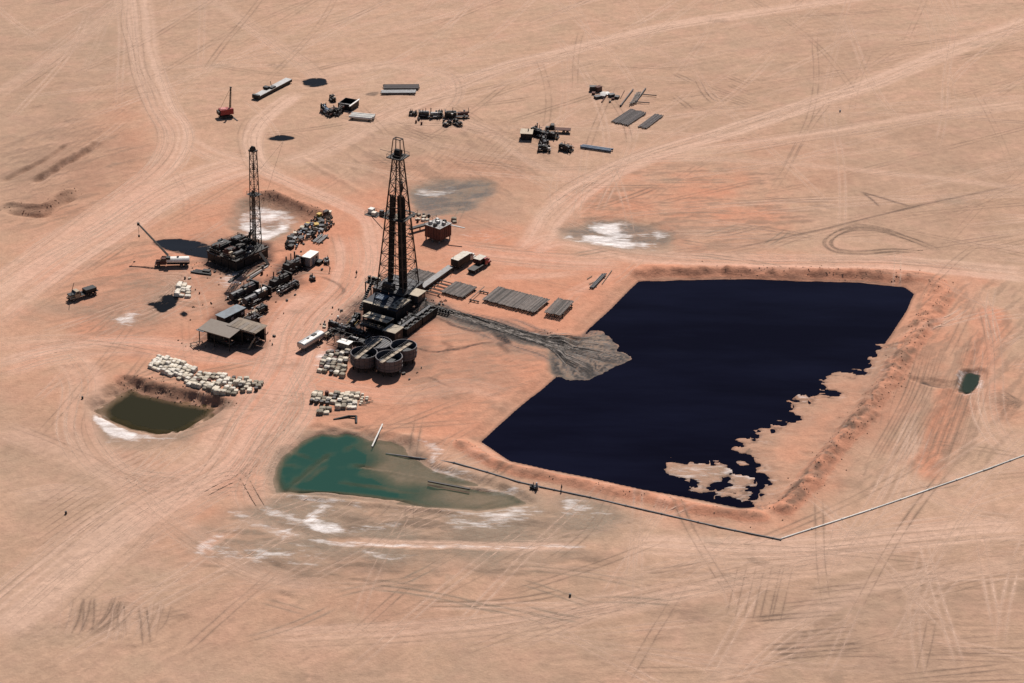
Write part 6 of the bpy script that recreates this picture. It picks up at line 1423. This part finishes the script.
# ================================================================ red-brown tank house and its pallets
t = thing('rust_tank', 'rust red square tank on legs behind the derrick', 'tank', survey(438, 239), math.radians(-36))
MB().box((0, 0, 3.0), (5.6, 5.6, 3.8)).build('tank_wall', RUST, t); MB().box((0, 0, 4.96), (5.9, 5.9, .14)).build('rim_walkway', STEEL, t)
for k in range(6):
    MB().beam((-2.6 + k * 1.04, -2.83, 1.1), (-2.6 + k * 1.04, -2.83, 4.8), .12).build('stiffener', RUST, t); MB().beam((2.83, -2.6 + k * 1.04, 1.1), (2.83, -2.6 + k * 1.04, 4.8), .12).build('stiffener', RUST, t)
for x in (-2.5, 0, 2.5):
    for y in (-2.5, 0, 2.5): MB().beam((x, y, -.2), (x, y, 1.1), .3).build('leg', STEEL, t)
for k, (x, y) in enumerate(((-1.6, -1.6), (.4, -1.9), (1.8, .4), (-1.4, 1.4), (.9, 1.9), (-.2, .2))): MB().box((x, y, 5.45), (1.1, .9, .9), top=(.8, .8)).build('agitator', (WHITE, IRON, ALU)[k % 3], t)
rails(t, [(-2.9, 2.9, 5.0), (-2.9, -2.9, 5.0), (2.9, -2.9, 5.0), (2.9, 2.9, 5.0)], 1.0, 1.9)
MB().beam((3.2, 2.0, 4.8), (7.2, 3.6, 4.4), .6, .14).build('gangway', STEEL, t)
t = thing('chute', 'dark sloping chute from the rust red tank toward the derrick', 'chute', survey(420, 230), math.radians(38))
MB().box((0, 0, 1.3), (7.4, 1.2, .5)).build('trough', IRON, t)
for x in (-3, 0, 3): MB().beam((x, 0, -.1), (x, 0, 1.1), .24).build('leg', IRON, t)
pile([(410, 226), (411, 213), (432, 213), (430, 220)], 'left of rust red tank', 'white stacks beside the rust red tank', (CHALK, CREAM, DUN), 1.9, .5, 16, .15, size=.7)
pile([(386, 220), (388, 211), (402, 212), (402, 220)], 'seen through tall derrick', 'stacks behind the derrick', (CREAM, DUN, DUN), 1.9, .25, 18, .3)
pile([(450, 222), (451, 217), (458, 218), (458, 222)], 'right of rust red tank', 'stacks right of the rust red tank', (CHALK, DUN), 2.0, .2, 19, size=.8)

# ================================================================ far yard
t = thing('crawler_crane', 'small red crawler crane standing alone at the upper left', 'crane', survey(226, 117), math.radians(25))
for s in (-1, 1):
    m = MB(); P2 = [(-2.1, .5), (-1.7, .05), (1.7, .05), (2.1, .5), (1.7, .95), (-1.7, .95)]
    for yy in (s * 1.35 - .35, s * 1.35 + .35): m.v += [(x, yy, z) for x, z in P2]
    m.f += [(0, 1, 2, 3, 4, 5), (11, 10, 9, 8, 7, 6)] + [(i, i + 6, (i + 1) % 6 + 6, (i + 1) % 6) for i in range(6)]
    tr = m.build('track', IRON, t)
    for k in range(4): MB().cyl((-1.3 + k * .85, s * 1.35 - .4, .48), (-1.3 + k * .85, s * 1.35 + .4, .48), .3, 8).build('road_wheel', DSTEEL, tr)
MB().cyl((0, 0, .9), (0, 0, 1.25), .9, 14).build('slew_ring', IRON, t)
MB().box((-.5, 0, 2.15), (3.6, 2.7, 1.75), top=(.92, .9)).build('engine_house', REDP, t); MB().box((-.9, .2, 3.08), (1.9, 1.7, .16)).build('roof_panel', PINK, t)
cabn = MB().box((1.75, -.85, 2.2), (1.2, 1.1, 1.9), top=(.85, .9)).build('cab', REDP, t); MB().box((2.34, -.85, 2.5), (.08, .8, .9)).build('window', GLASS, cabn)
MB().box((-2.5, 0, 1.9), (.7, 2.6, 1.2)).build('counterweight', IRON, t)
b0, b1 = np.array((1.6, .5, 1.6)), np.array((2.5, 1.6, 9.6))
for o_ in ((.25, .25, 0), (-.25, .25, 0), (.25, -.25, 0), (-.25, -.25, 0)): MB().beam(b0 + np.array(o_), b1 + np.array(o_) * .5, .11).build('boom_chord', IRON, t)
for k in range(9):
    p, q = b0 + (b1 - b0) * k / 9, b0 + (b1 - b0) * (k + 1) / 9
    for s in (-1, 1): MB().beam(p + np.array((.22 * s, -.22, 0)), q + np.array((.22 * s, .22, 0)), .07).build('boom_lacing', IRON, t); MB().beam(p + np.array((-.22, .22 * s, 0)), q + np.array((.22, .22 * s, 0)), .07).build('boom_lacing', IRON, t)
MB().box(b1, (.6, .6, .4)).build('boom_head', BLACK, t); MB().cyl(b1, (-1.9, 0, 3.2), .045, 5).build('boom_stay', IRON, t)
MB().beam((2.0, -1.2, .15), (2.4, -5.0, .12), .4, .2).build('outrigger_beam', IRON, t)
t = thing('mast_carrier', 'long grey steel carrier lying at an angle above the crawler crane', 'carrier', survey(272.5, 91), math.radians(-28))
MB().box((0, 0, 1.25), (2.6, 20.5, .18)).build('deck', ALU, t)
for s in (-1, 1): MB().beam((s * 1.2, -10.2, .75), (s * 1.2, 10.2, .75), .22, .8).build('girder', BLACK, t)
for k in range(5): MB().box((0, -9 + k * 4.5, .25), (2.4, .5, .4)).build('sleeper', IRON, t)
MB().box((-.9, -2.4, 1.75), (1.8, 1.6, .8)).build('winch_box', BLACK, t); MB().box((.4, -.6, 1.6), (1.6, 2.4, .5), top=(.8, .9)).build('gear_case', DSTEEL, t); MB().box((0, -9.9, 1.1), (2.7, .9, 1.3)).build('end_frame', BLACK, t); MB().beam((-.8, .6, 1.3), (-1.4, .8, 3.0), .16).build('post', IRON, t)
machine('topmost small dark engine in the far left equipment group', 332.5, 101, .3, 3.6, 2.0, 1.8, 71, BLACK, IRON, 'engine', 'engine_skid', kind='gen')
machine('leftmost dark engine in the far left equipment group', 326, 113, .5, 5.0, 2.6, 2.8, 72, BLACK, BLUE, 'engine', 'engine_skid', kind='gen')
machine('dark pump at the front of the far left equipment group', 332, 115.5, -.6, 4.6, 2.4, 2.6, 73, BLACK, RUST, 'pump', 'pump_skid')
machine('dark pump between the far engines and the black bin', 339, 114, -.3, 5.4, 2.2, 2.6, 74, IRON, DSTEEL, 'pump', 'pump_skid')
t = thing('steel_bin', 'open black bin with pale rim in the far left equipment group', 'bin', survey(348.5, 107.5), math.radians(-22))
for c, d_ in (((0, -2.9, 1.1), (5.0, .16, 2.0)), ((0, 2.9, 1.1), (5.0, .16, 2.0)), ((-2.45, 0, 1.1), (.16, 5.6, 2.0)), ((2.45, 0, 1.1), (.16, 5.6, 2.0))): MB().box(c, d_).build('side_plate', BLACK, t)
MB().box((0, 0, .5), (4.7, 5.6, .2)).build('floor', BLACK, t); MB().beam((2.5, -4.2, 2.2), (2.5, 3.4, 2.2), .5, .25).build('rim_beam', WHITE, t); MB().beam((-2.4, -2.9, 2.2), (2.4, -2.9, 2.2), .22, .2).build('rim_beam', STEEL, t)
for x in (-2, 2): MB().beam((x, -2.9, .1), (x, 2.9, .1), .3, .3).build('runner', IRON, t)
pipe_rack('row of white pipes on the ground beside the black bin', [(348.5, 117.5), (374, 119.5), (375.5, 115.2), (350, 112.4)], WHITE, r=.42, z=.95, seed=33, name='white_pipe_stack', over=.92, cat='pipes')
pipe_rack('dark flat pipe stack at the top centre', [(383, 89), (418.5, 89), (419, 84.6), (384, 84.8)], PIPED, r=.14, z=.6, seed=34, cat='pipe stack', name='pipe_stack')
pipe_rack('pale pipe stack in front of the dark one at the top centre', [(380, 93.6), (415, 93.4), (416.5, 90.4), (382, 90.6)], ALU, r=.16, z=.6, seed=35, cat='pipe stack', name='pipe_stack')
machine('tiny dark pump left of the far twin engines', 413, 115.5, 1.2, 2.6, 1.6, 1.3, 75, BLACK, IRON, 'pump', 'pump_skid')
machine('left long dark engine of the far twin engines', 429.5, 117.5, math.pi / 2 + .05, 7.6, 3.4, 2.7, 76, BLACK, STEEL, 'engine', 'engine_skid', kind='gen')
machine('square dark pump between the far twin engines', 440.5, 117, .1, 2.8, 2.2, 2.0, 77, BLACK, DSTEEL, 'pump', 'pump_skid')
machine('right long dark engine with reddish frame of the far twin engines', 457, 117.5, math.pi / 2 + .12, 8.4, 3.2, 2.8, 78, BLACK, RUST, 'engine', 'engine_skid', kind='gen')
machine('small dark compressor below the reddish far engine, right of two', 457.5, 125, .6, 3.8, 2.0, 1.7, 79, BLACK, IRON, 'compressor', 'compressor_skid', kind='gen')
machine('small dark compressor below the reddish far engine, left of two', 447, 125.5, -.7, 3.0, 1.7, 1.4, 80, IRON, DSTEEL, 'compressor', 'compressor_skid', kind='gen')
for k, (x, y) in enumerate(((419, 120.5), (416, 123), (421.5, 124.5), (443.5, 122))):
    p = survey(x, y); o = put_mesh('drum', DRUM_ME[(DRUMK, RUST, RUST, DRUMK)[k]], None, (p[0], p[1], ground_z(*p))); tag(o, ('black drum left of the far twin engines', 'leftmost rusty drum below the far twin engines', 'rusty drum below the left far twin engine', 'black drum between the two small far compressors')[k], 'drum')
t = thing('site_hut', 'small hut with pale flat roof at the left of the central far group', 'hut', survey(526.5, 138), math.radians(-4))
MB().box((0, 0, 1.2), (3.7, 4.0, 2.0)).build('wall', BLACK, t); MB().box((0, 0, 2.28), (4.2, 4.6, .16)).build('roof', TAN, t); MB().box((.4, -2.03, 1.1), (.9, .06, 1.7)).build('door', IRON, t); MB().cyl((.5, .3, 2.3), (.5, .3, 3.2), .16, 8).build('vent_pipe', IRON, t)
for s in (-1, 1): MB().beam((s * 1.4, -2.1, .1), (s * 1.4, 2.1, .1), .25, .3).build('skid', IRON, t)
machine('largest black engine of the central far group', 541, 137, .9, 7.0, 3.4, 3.2, 81, BLACK, BLACK, 'engine', 'engine_skid', kind='gen')
machine('black pump at the right foot of the largest far engine', 550.5, 138, 1.35, 5.6, 2.8, 2.4, 82, BLACK, IRON, 'pump', 'pump_skid')
truck('flatbed truck with reddish bed in the central far group', 558, 132.5, 176, IRON, 'flat', RUST, 8.4)
machine('black engine in front of the largest far engine', 544, 144.5, .2, 4.6, 3.0, 2.4, 83, BLACK, DSTEEL, 'engine', 'engine_skid', kind='gen')
machine('lowest black pump of the central far group', 544, 151, math.pi / 2, 4.2, 2.8, 2.2, 84, BLACK, DSTEEL, 'pump', 'pump_skid')
machine('black pump standing apart at the right of the central far group', 566, 151, 1.1, 4.6, 2.8, 2.4, 85, BLACK, IRON, 'pump', 'pump_skid')
pipe_rack('two long blue grey pipes lying right of the central far group', [(580.5, 147.6), (611, 152), (612, 149.2), (582, 144.8)], BLUE, r=.32, z=.5, seed=36, name='long_pipes', cat='pipes')
# scrap by the far pipe mats
for k, (x, y, m, sx, sz) in enumerate(((593, 91, DRUMK, 2.4, 1.9), (598.2, 91.5, RUST, 2.2, 1.9), (593.5, 94.5, RUST, 1.5, .8), (597.5, 98, DSTEEL, 2.2, .9), (603, 97, STEEL, 2.4, 1.0), (611.5, 96.5, DSTEEL, 2.0, 1.1), (617, 98.3, DRUMK, 1.8, .9), (612.8, 99.8, RUST, .9, .7), (610, 102.5, DRUMK, .7, .6))):
    p = survey(x, y); o = put_mesh('crate', crate_mesh(m), None, (p[0], p[1], ground_z(*p)), (k * .7) % 1.5); o.scale = (sx / 1.5, sx / 1.5, sz)
    tag(o, ('leftmost dark case in the far scrap heap', 'rusty brown case next to the white tarpaulin', 'small rusty case below the leftmost dark case', 'grey case below the white tarpaulin, left of two', 'pale grey case below the white tarpaulin, right of two', 'grey case right of the white tarpaulin', 'flat black case at the right of the far scrap heap', 'tiny rusty case below the far scrap heap', 'tiny black case lowest in the far scrap heap')[k], 'crate')
t = thing('tarpaulin_heap', 'bright white tarpaulin over a heap in the far scrap yard', 'tarpaulin', survey(605, 94), .3)
m = MB(); rr = random.Random(3)
for j in range(5):
    for i in range(6): m.v.append((-1.7 + i * .7, -1.6 + j * .8, .12 + (.75 + rr.uniform(-.3, .3)) * math.sin(math.pi * (i + .3) / 5.6) * math.sin(math.pi * (j + .3) / 4.6)))
m.f += [(j * 6 + i, j * 6 + i + 1, (j + 1) * 6 + i + 1, (j + 1) * 6 + i) for j in range(4) for i in range(5)]
m.build('sheet', WHITE, t); MB().box((.1, 0, .28), (2.2, 2.0, .5), top=(.6, .6)).build('load', DUN, t)
for k, (a, b, c_, d_, r_, m_) in enumerate(((607.3, 94, 601.7, 102, .2, RUST), (633, 89.5, 620.4, 106, .28, PIPED), (645.5, 88.5, 636, 101.5, .3, PIPED), (641.5, 95, 656.5, 96.4, .17, PIPED), (634.5, 102.3, 649.5, 103.4, .17, PIPED), (624.5, 90.5, 620.5, 98.5, .1, RUST))):
    A, B = np.array(survey(a, b, r_)), np.array(survey(c_, d_, r_)); c = (A + B) / 2; L = np.linalg.norm(B - A)
    tag(put_mesh('loose_pipe', pipe_mesh(L, r_, m_), None, (c[0], c[1], r_ + .02 + ground_z(*c) + (.3 if k in (3, 4) else 0)), math.atan2(*(B - A)[::-1]) - math.pi / 2), ('rusty bar leaning out of the white tarpaulin heap', 'long brown pipe left of the far crossed bundle', 'long brown pipe right of the far crossed bundle', 'thin brown pipe pointing right, upper of two', 'thin brown pipe pointing right, lower of two', 'short rusty bar between scrap heap and crossed pipes')[k], 'pipe')
pipe_rack('short crossed pipe bundle between the two long brown pipes', [(629, 104), (636.5, 92.5), (642, 92.5), (635, 104)], PIPEB, r=.16, z=.6, seed=37, name='pipe_bundle', gaps=.2, cat='pipes', jitter=.8)
pipe_rack('larger of the two brown casing mats in the far yard', [(611, 121.8), (630, 109), (647, 113), (628, 125.2)], PIPED, r=.16, z=.4, seed=38, name='casing_mat', jitter=.35, cat='pipe mat')
pipe_rack('narrower brown casing mat right of the larger one', [(637, 127.2), (654.5, 114), (663.8, 115.4), (647, 127.8)], PIPED, r=.16, z=.4, seed=39, name='casing_mat', jitter=.35, cat='pipe mat')

# ================================================================ pipelines round the big pit
def pipeline(label, px, r, mat, seg=9.0, lift=.18, name='pipeline'):
    P = resample(smooth(pts(px), 10), seg); P = np.vstack([P, pts(px)[-1:]])
    t = thing(name, label, 'pipeline', P[0], 0, None, 0)
    rr = random.Random(len(px)); Z = [ground_z(*p) + r * .55 + lift * rr.uniform(0, 1) for p in P]
    for k in range(len(P) - 1):
        a = (P[k][0] - P[0][0] + rr.uniform(-.06, .06), P[k][1] - P[0][1], Z[k]); b = (P[k + 1][0] - P[0][0], P[k + 1][1] - P[0][1], Z[k + 1])
        s = MB().cyl(a, b, r, 8).build('pipe', mat, t)
        d = np.array(b) - np.array(a); d /= np.linalg.norm(d); MB().cyl(np.array(b) - d * .25, np.array(b) + d * .05, r * 1.45, 8).build('coupling', mat, s)
    return t
pipeline('white pipeline running from the pit corner to the right edge', [(781, 539), (840, 520), (900, 500), (960, 479), (1024, 456), (1060, 443)], .19, WHITE, lift=.03)
pipeline('grey pipeline following the lower bank of the big pit', [(386, 449.5), (420, 456), (450, 462), (490, 473), (530, 485), (580, 495), (640, 509), (700, 523), (745, 533), (781, 540)], .2, STEEL, lift=.04)
A, B = survey(382.5, 424, .6), survey(372, 446, -.6)
tag(MB().cyl((A[0], A[1], .55), (B[0], B[1], -.75), .2, 8).build('white_pole', WHITE), 'white pipe sloping down the bank into the green pond', 'pipe')
A, B = survey(428, 481, -.3), survey(470, 489, -.3)
tag(MB().beam((A[0], A[1], -.35), (B[0], B[1], -.35), .5, .3).build('sunken_timber', IRON), 'dark timber lying along the ridge in the green pond', 'timber')
machine('small dark transfer pump on the grey pipeline below the big pit', 534, 488.5, 1.0, 1.7, 1.0, .7, 91, BLUE, DSTEEL, 'pump', 'transfer_pump')
t = thing('bent_duct', 'bent black duct at the bank between sacks and green pond', 'duct', survey(352, 419), 0)
MB().cyl((-4.6, -.6, .0), (-1.0, .8, .35), .28, 8).build('duct', BLACK, t); MB().cyl((-1.0, .8, .35), (1.0, .6, .5), .3, 8).build('duct', BLACK, t); MB().cyl((1.0, .6, .5), (1.2, -2.2, .0), .32, 8).build('duct', BLACK, t)
for k, (x, y, m) in enumerate(((338, 318, WHITE), (82.5, 399, None), (66, 514, None), (840, 112, BLUE), (570, 596, None), (185, 279, None), (590, 89.5, None))):
    p = survey(x, y); o = put_mesh('drum', DRUM_ME[m or DRUMK], None, (p[0], p[1], ground_z(*p))); o.scale = (.8, .8, .75)
    tag(o, ('lone white drum between trailer and main rig', 'lone dark drum left of the brown pond', 'lone dark drum on the bare sand at lower left', 'lone blue drum on the far sand at upper right', 'lone dark drum on the bare sand at the bottom', 'lone dark drum beside the pale pallets', 'lone dark drum left of the far scrap heap')[k], 'drum')

# oddments lying about the plant
rr = random.Random(21); odd = []
ODD = [([(205, 274), (262, 270), (300, 300), (268, 335), (268, 350)], 16), ([(318, 330), (340, 305), (352, 330)], 9), ([(420, 320), (440, 300), (470, 305)], 8), ([(186, 275), (200, 300), (215, 315)], 8), ([(400, 380), (420, 365), (412, 350)], 6), ([(296, 250), (330, 262), (300, 280)], 8)]
for line, n in ODD:
    for _ in range(n):
        a, b = rr.choice(list(zip(line[:-1], line[1:]))); f_ = rr.random(); odd.append((a[0] + (b[0] - a[0]) * f_ + rr.gauss(0, 5), a[1] + (b[1] - a[1]) * f_ + rr.gauss(0, 2.5)))
OK_ = {'valve': (VALVE_ME, 'black valve', 'valve'), 'drum': (DRUM_ME[DRUMK], 'black drum', 'drum'), 'rust': (DRUM_ME[RUST], 'rusty drum', 'drum'), 'crate': (crate_mesh(IRON), 'small dark crate', 'crate'), 'pale': (crate_mesh(CREAM), 'small pale crate', 'crate')}
rows = {}
for px, py in sorted(odd):
    k = rr.choice(('valve', 'valve', 'drum', 'rust', 'crate', 'crate', 'pale')); rows.setdefault(k, []).append((px, py))
for k, L_ in rows.items():
    for i, (px, py) in enumerate(L_):
        p = survey(px, py); s_ = rr.uniform(.3, .55); o = put_mesh(OK_[k][2], OK_[k][0], None, (p[0], p[1], ground_z(*p)), rr.uniform(0, 3)); o.scale = (s_ * 1.2, s_, s_)
        tag(o, '%s lying loose, %s from left of those strewn about the two rigs' % (OK_[k][1], ORD[min(i, 25)]), OK_[k][2], 'oddments strewn about the rigs')

# ================================================================ people
def person(label, px, py, rz, shirt, trousers, stride=.18, bend=0.0):
    p = survey(px, py); t = thing('person', label, 'person', p, rz)
    me = bpy.data.meshes.new('body')
    V = [((0, 0, .95), .15), ((0, 0, 1.2), .16), ((0, .02 + bend, 1.42), .17), ((0, .03 + bend, 1.54), .065), ((0, .05 + bend, 1.63), .095), ((0, .05 + bend, 1.74), .085),
         ((.1, 0, .88), .1), ((.12, stride * .6, .5), .075), ((.12, -stride * .2, .09), .055), ((.12, -stride * .2 + .15, .05), .05),
         ((-.1, 0, .88), .1), ((-.12, stride * .5, .5), .075), ((-.12, stride, .09), .055), ((-.12, stride + .15, .05), .05),
         ((.2, bend, 1.42), .075), ((.27, -.05 + bend, 1.15), .055), ((.27, .1 + bend, .92), .045), ((-.2, bend, 1.42), .075), ((-.27, .02 + bend, 1.15), .055), ((-.26, .2 + bend, .95), .045)]
    E_ = [(0, 1), (1, 2), (2, 3), (3, 4), (4, 5), (0, 6), (6, 7), (7, 8), (8, 9), (0, 10), (10, 11), (11, 12), (12, 13), (2, 14), (14, 15), (15, 16), (2, 17), (17, 18), (18, 19)]
    me.from_pydata([v for v, _ in V], E_, [])
    o = bpy.data.objects.new('body', me); col.link(o); o.parent = t
    me.materials.append(trousers)
    sk = o.modifiers.new('skin', 'SKIN')
    for i, (_, r) in enumerate(V): me.skin_vertices[0].data[i].radius = (r, r * .85); me.skin_vertices[0].data[i].use_root = (i == 0)
    sb = o.modifiers.new('smooth', 'SUBSURF'); sb.levels = 1; sb.render_levels = 1
    m = MB(); n = 12
    for z, rx, ry in ((.92, .2, .15), (1.1, .21, .16), (1.35, .25, .18), (1.47, .2, .15), (1.52, .09, .09)): m.v += [(rx * math.cos(2 * math.pi * i / n), ry * math.sin(2 * math.pi * i / n) + bend * (z - .9), z) for i in range(n)]
    m.f += [(k * n + i, k * n + (i + 1) % n, (k + 1) * n + (i + 1) % n, (k + 1) * n + i) for k in range(4) for i in range(n)]
    m.build('shirt', shirt, t)
    m = MB()
    for z, r in ((1.70, .13), (1.76, .115), (1.82, .07), (1.84, .01)): m.v += [(r * math.cos(2 * math.pi * i / n), .05 + bend + r * 1.1 * math.sin(2 * math.pi * i / n), z) for i in range(n)]
    m.f += [(k * n + i, k * n + (i + 1) % n, (k + 1) * n + (i + 1) % n, (k + 1) * n + i) for k in range(3) for i in range(n)]
    m.build('hard_hat', shirt, t)
person('worker in dark clothes standing between the white hut and the derrick', 356.5, 276, .4, CLOTH, CLOTH)
person('worker in khaki walking by the white hut', 330, 272, 2.0, CANVAS, CLOTH, .3)
person('worker in dark clothes on the lower bank of the big pit', 561.5, 491, 1.2, CLOTH, CLOTH, .25)
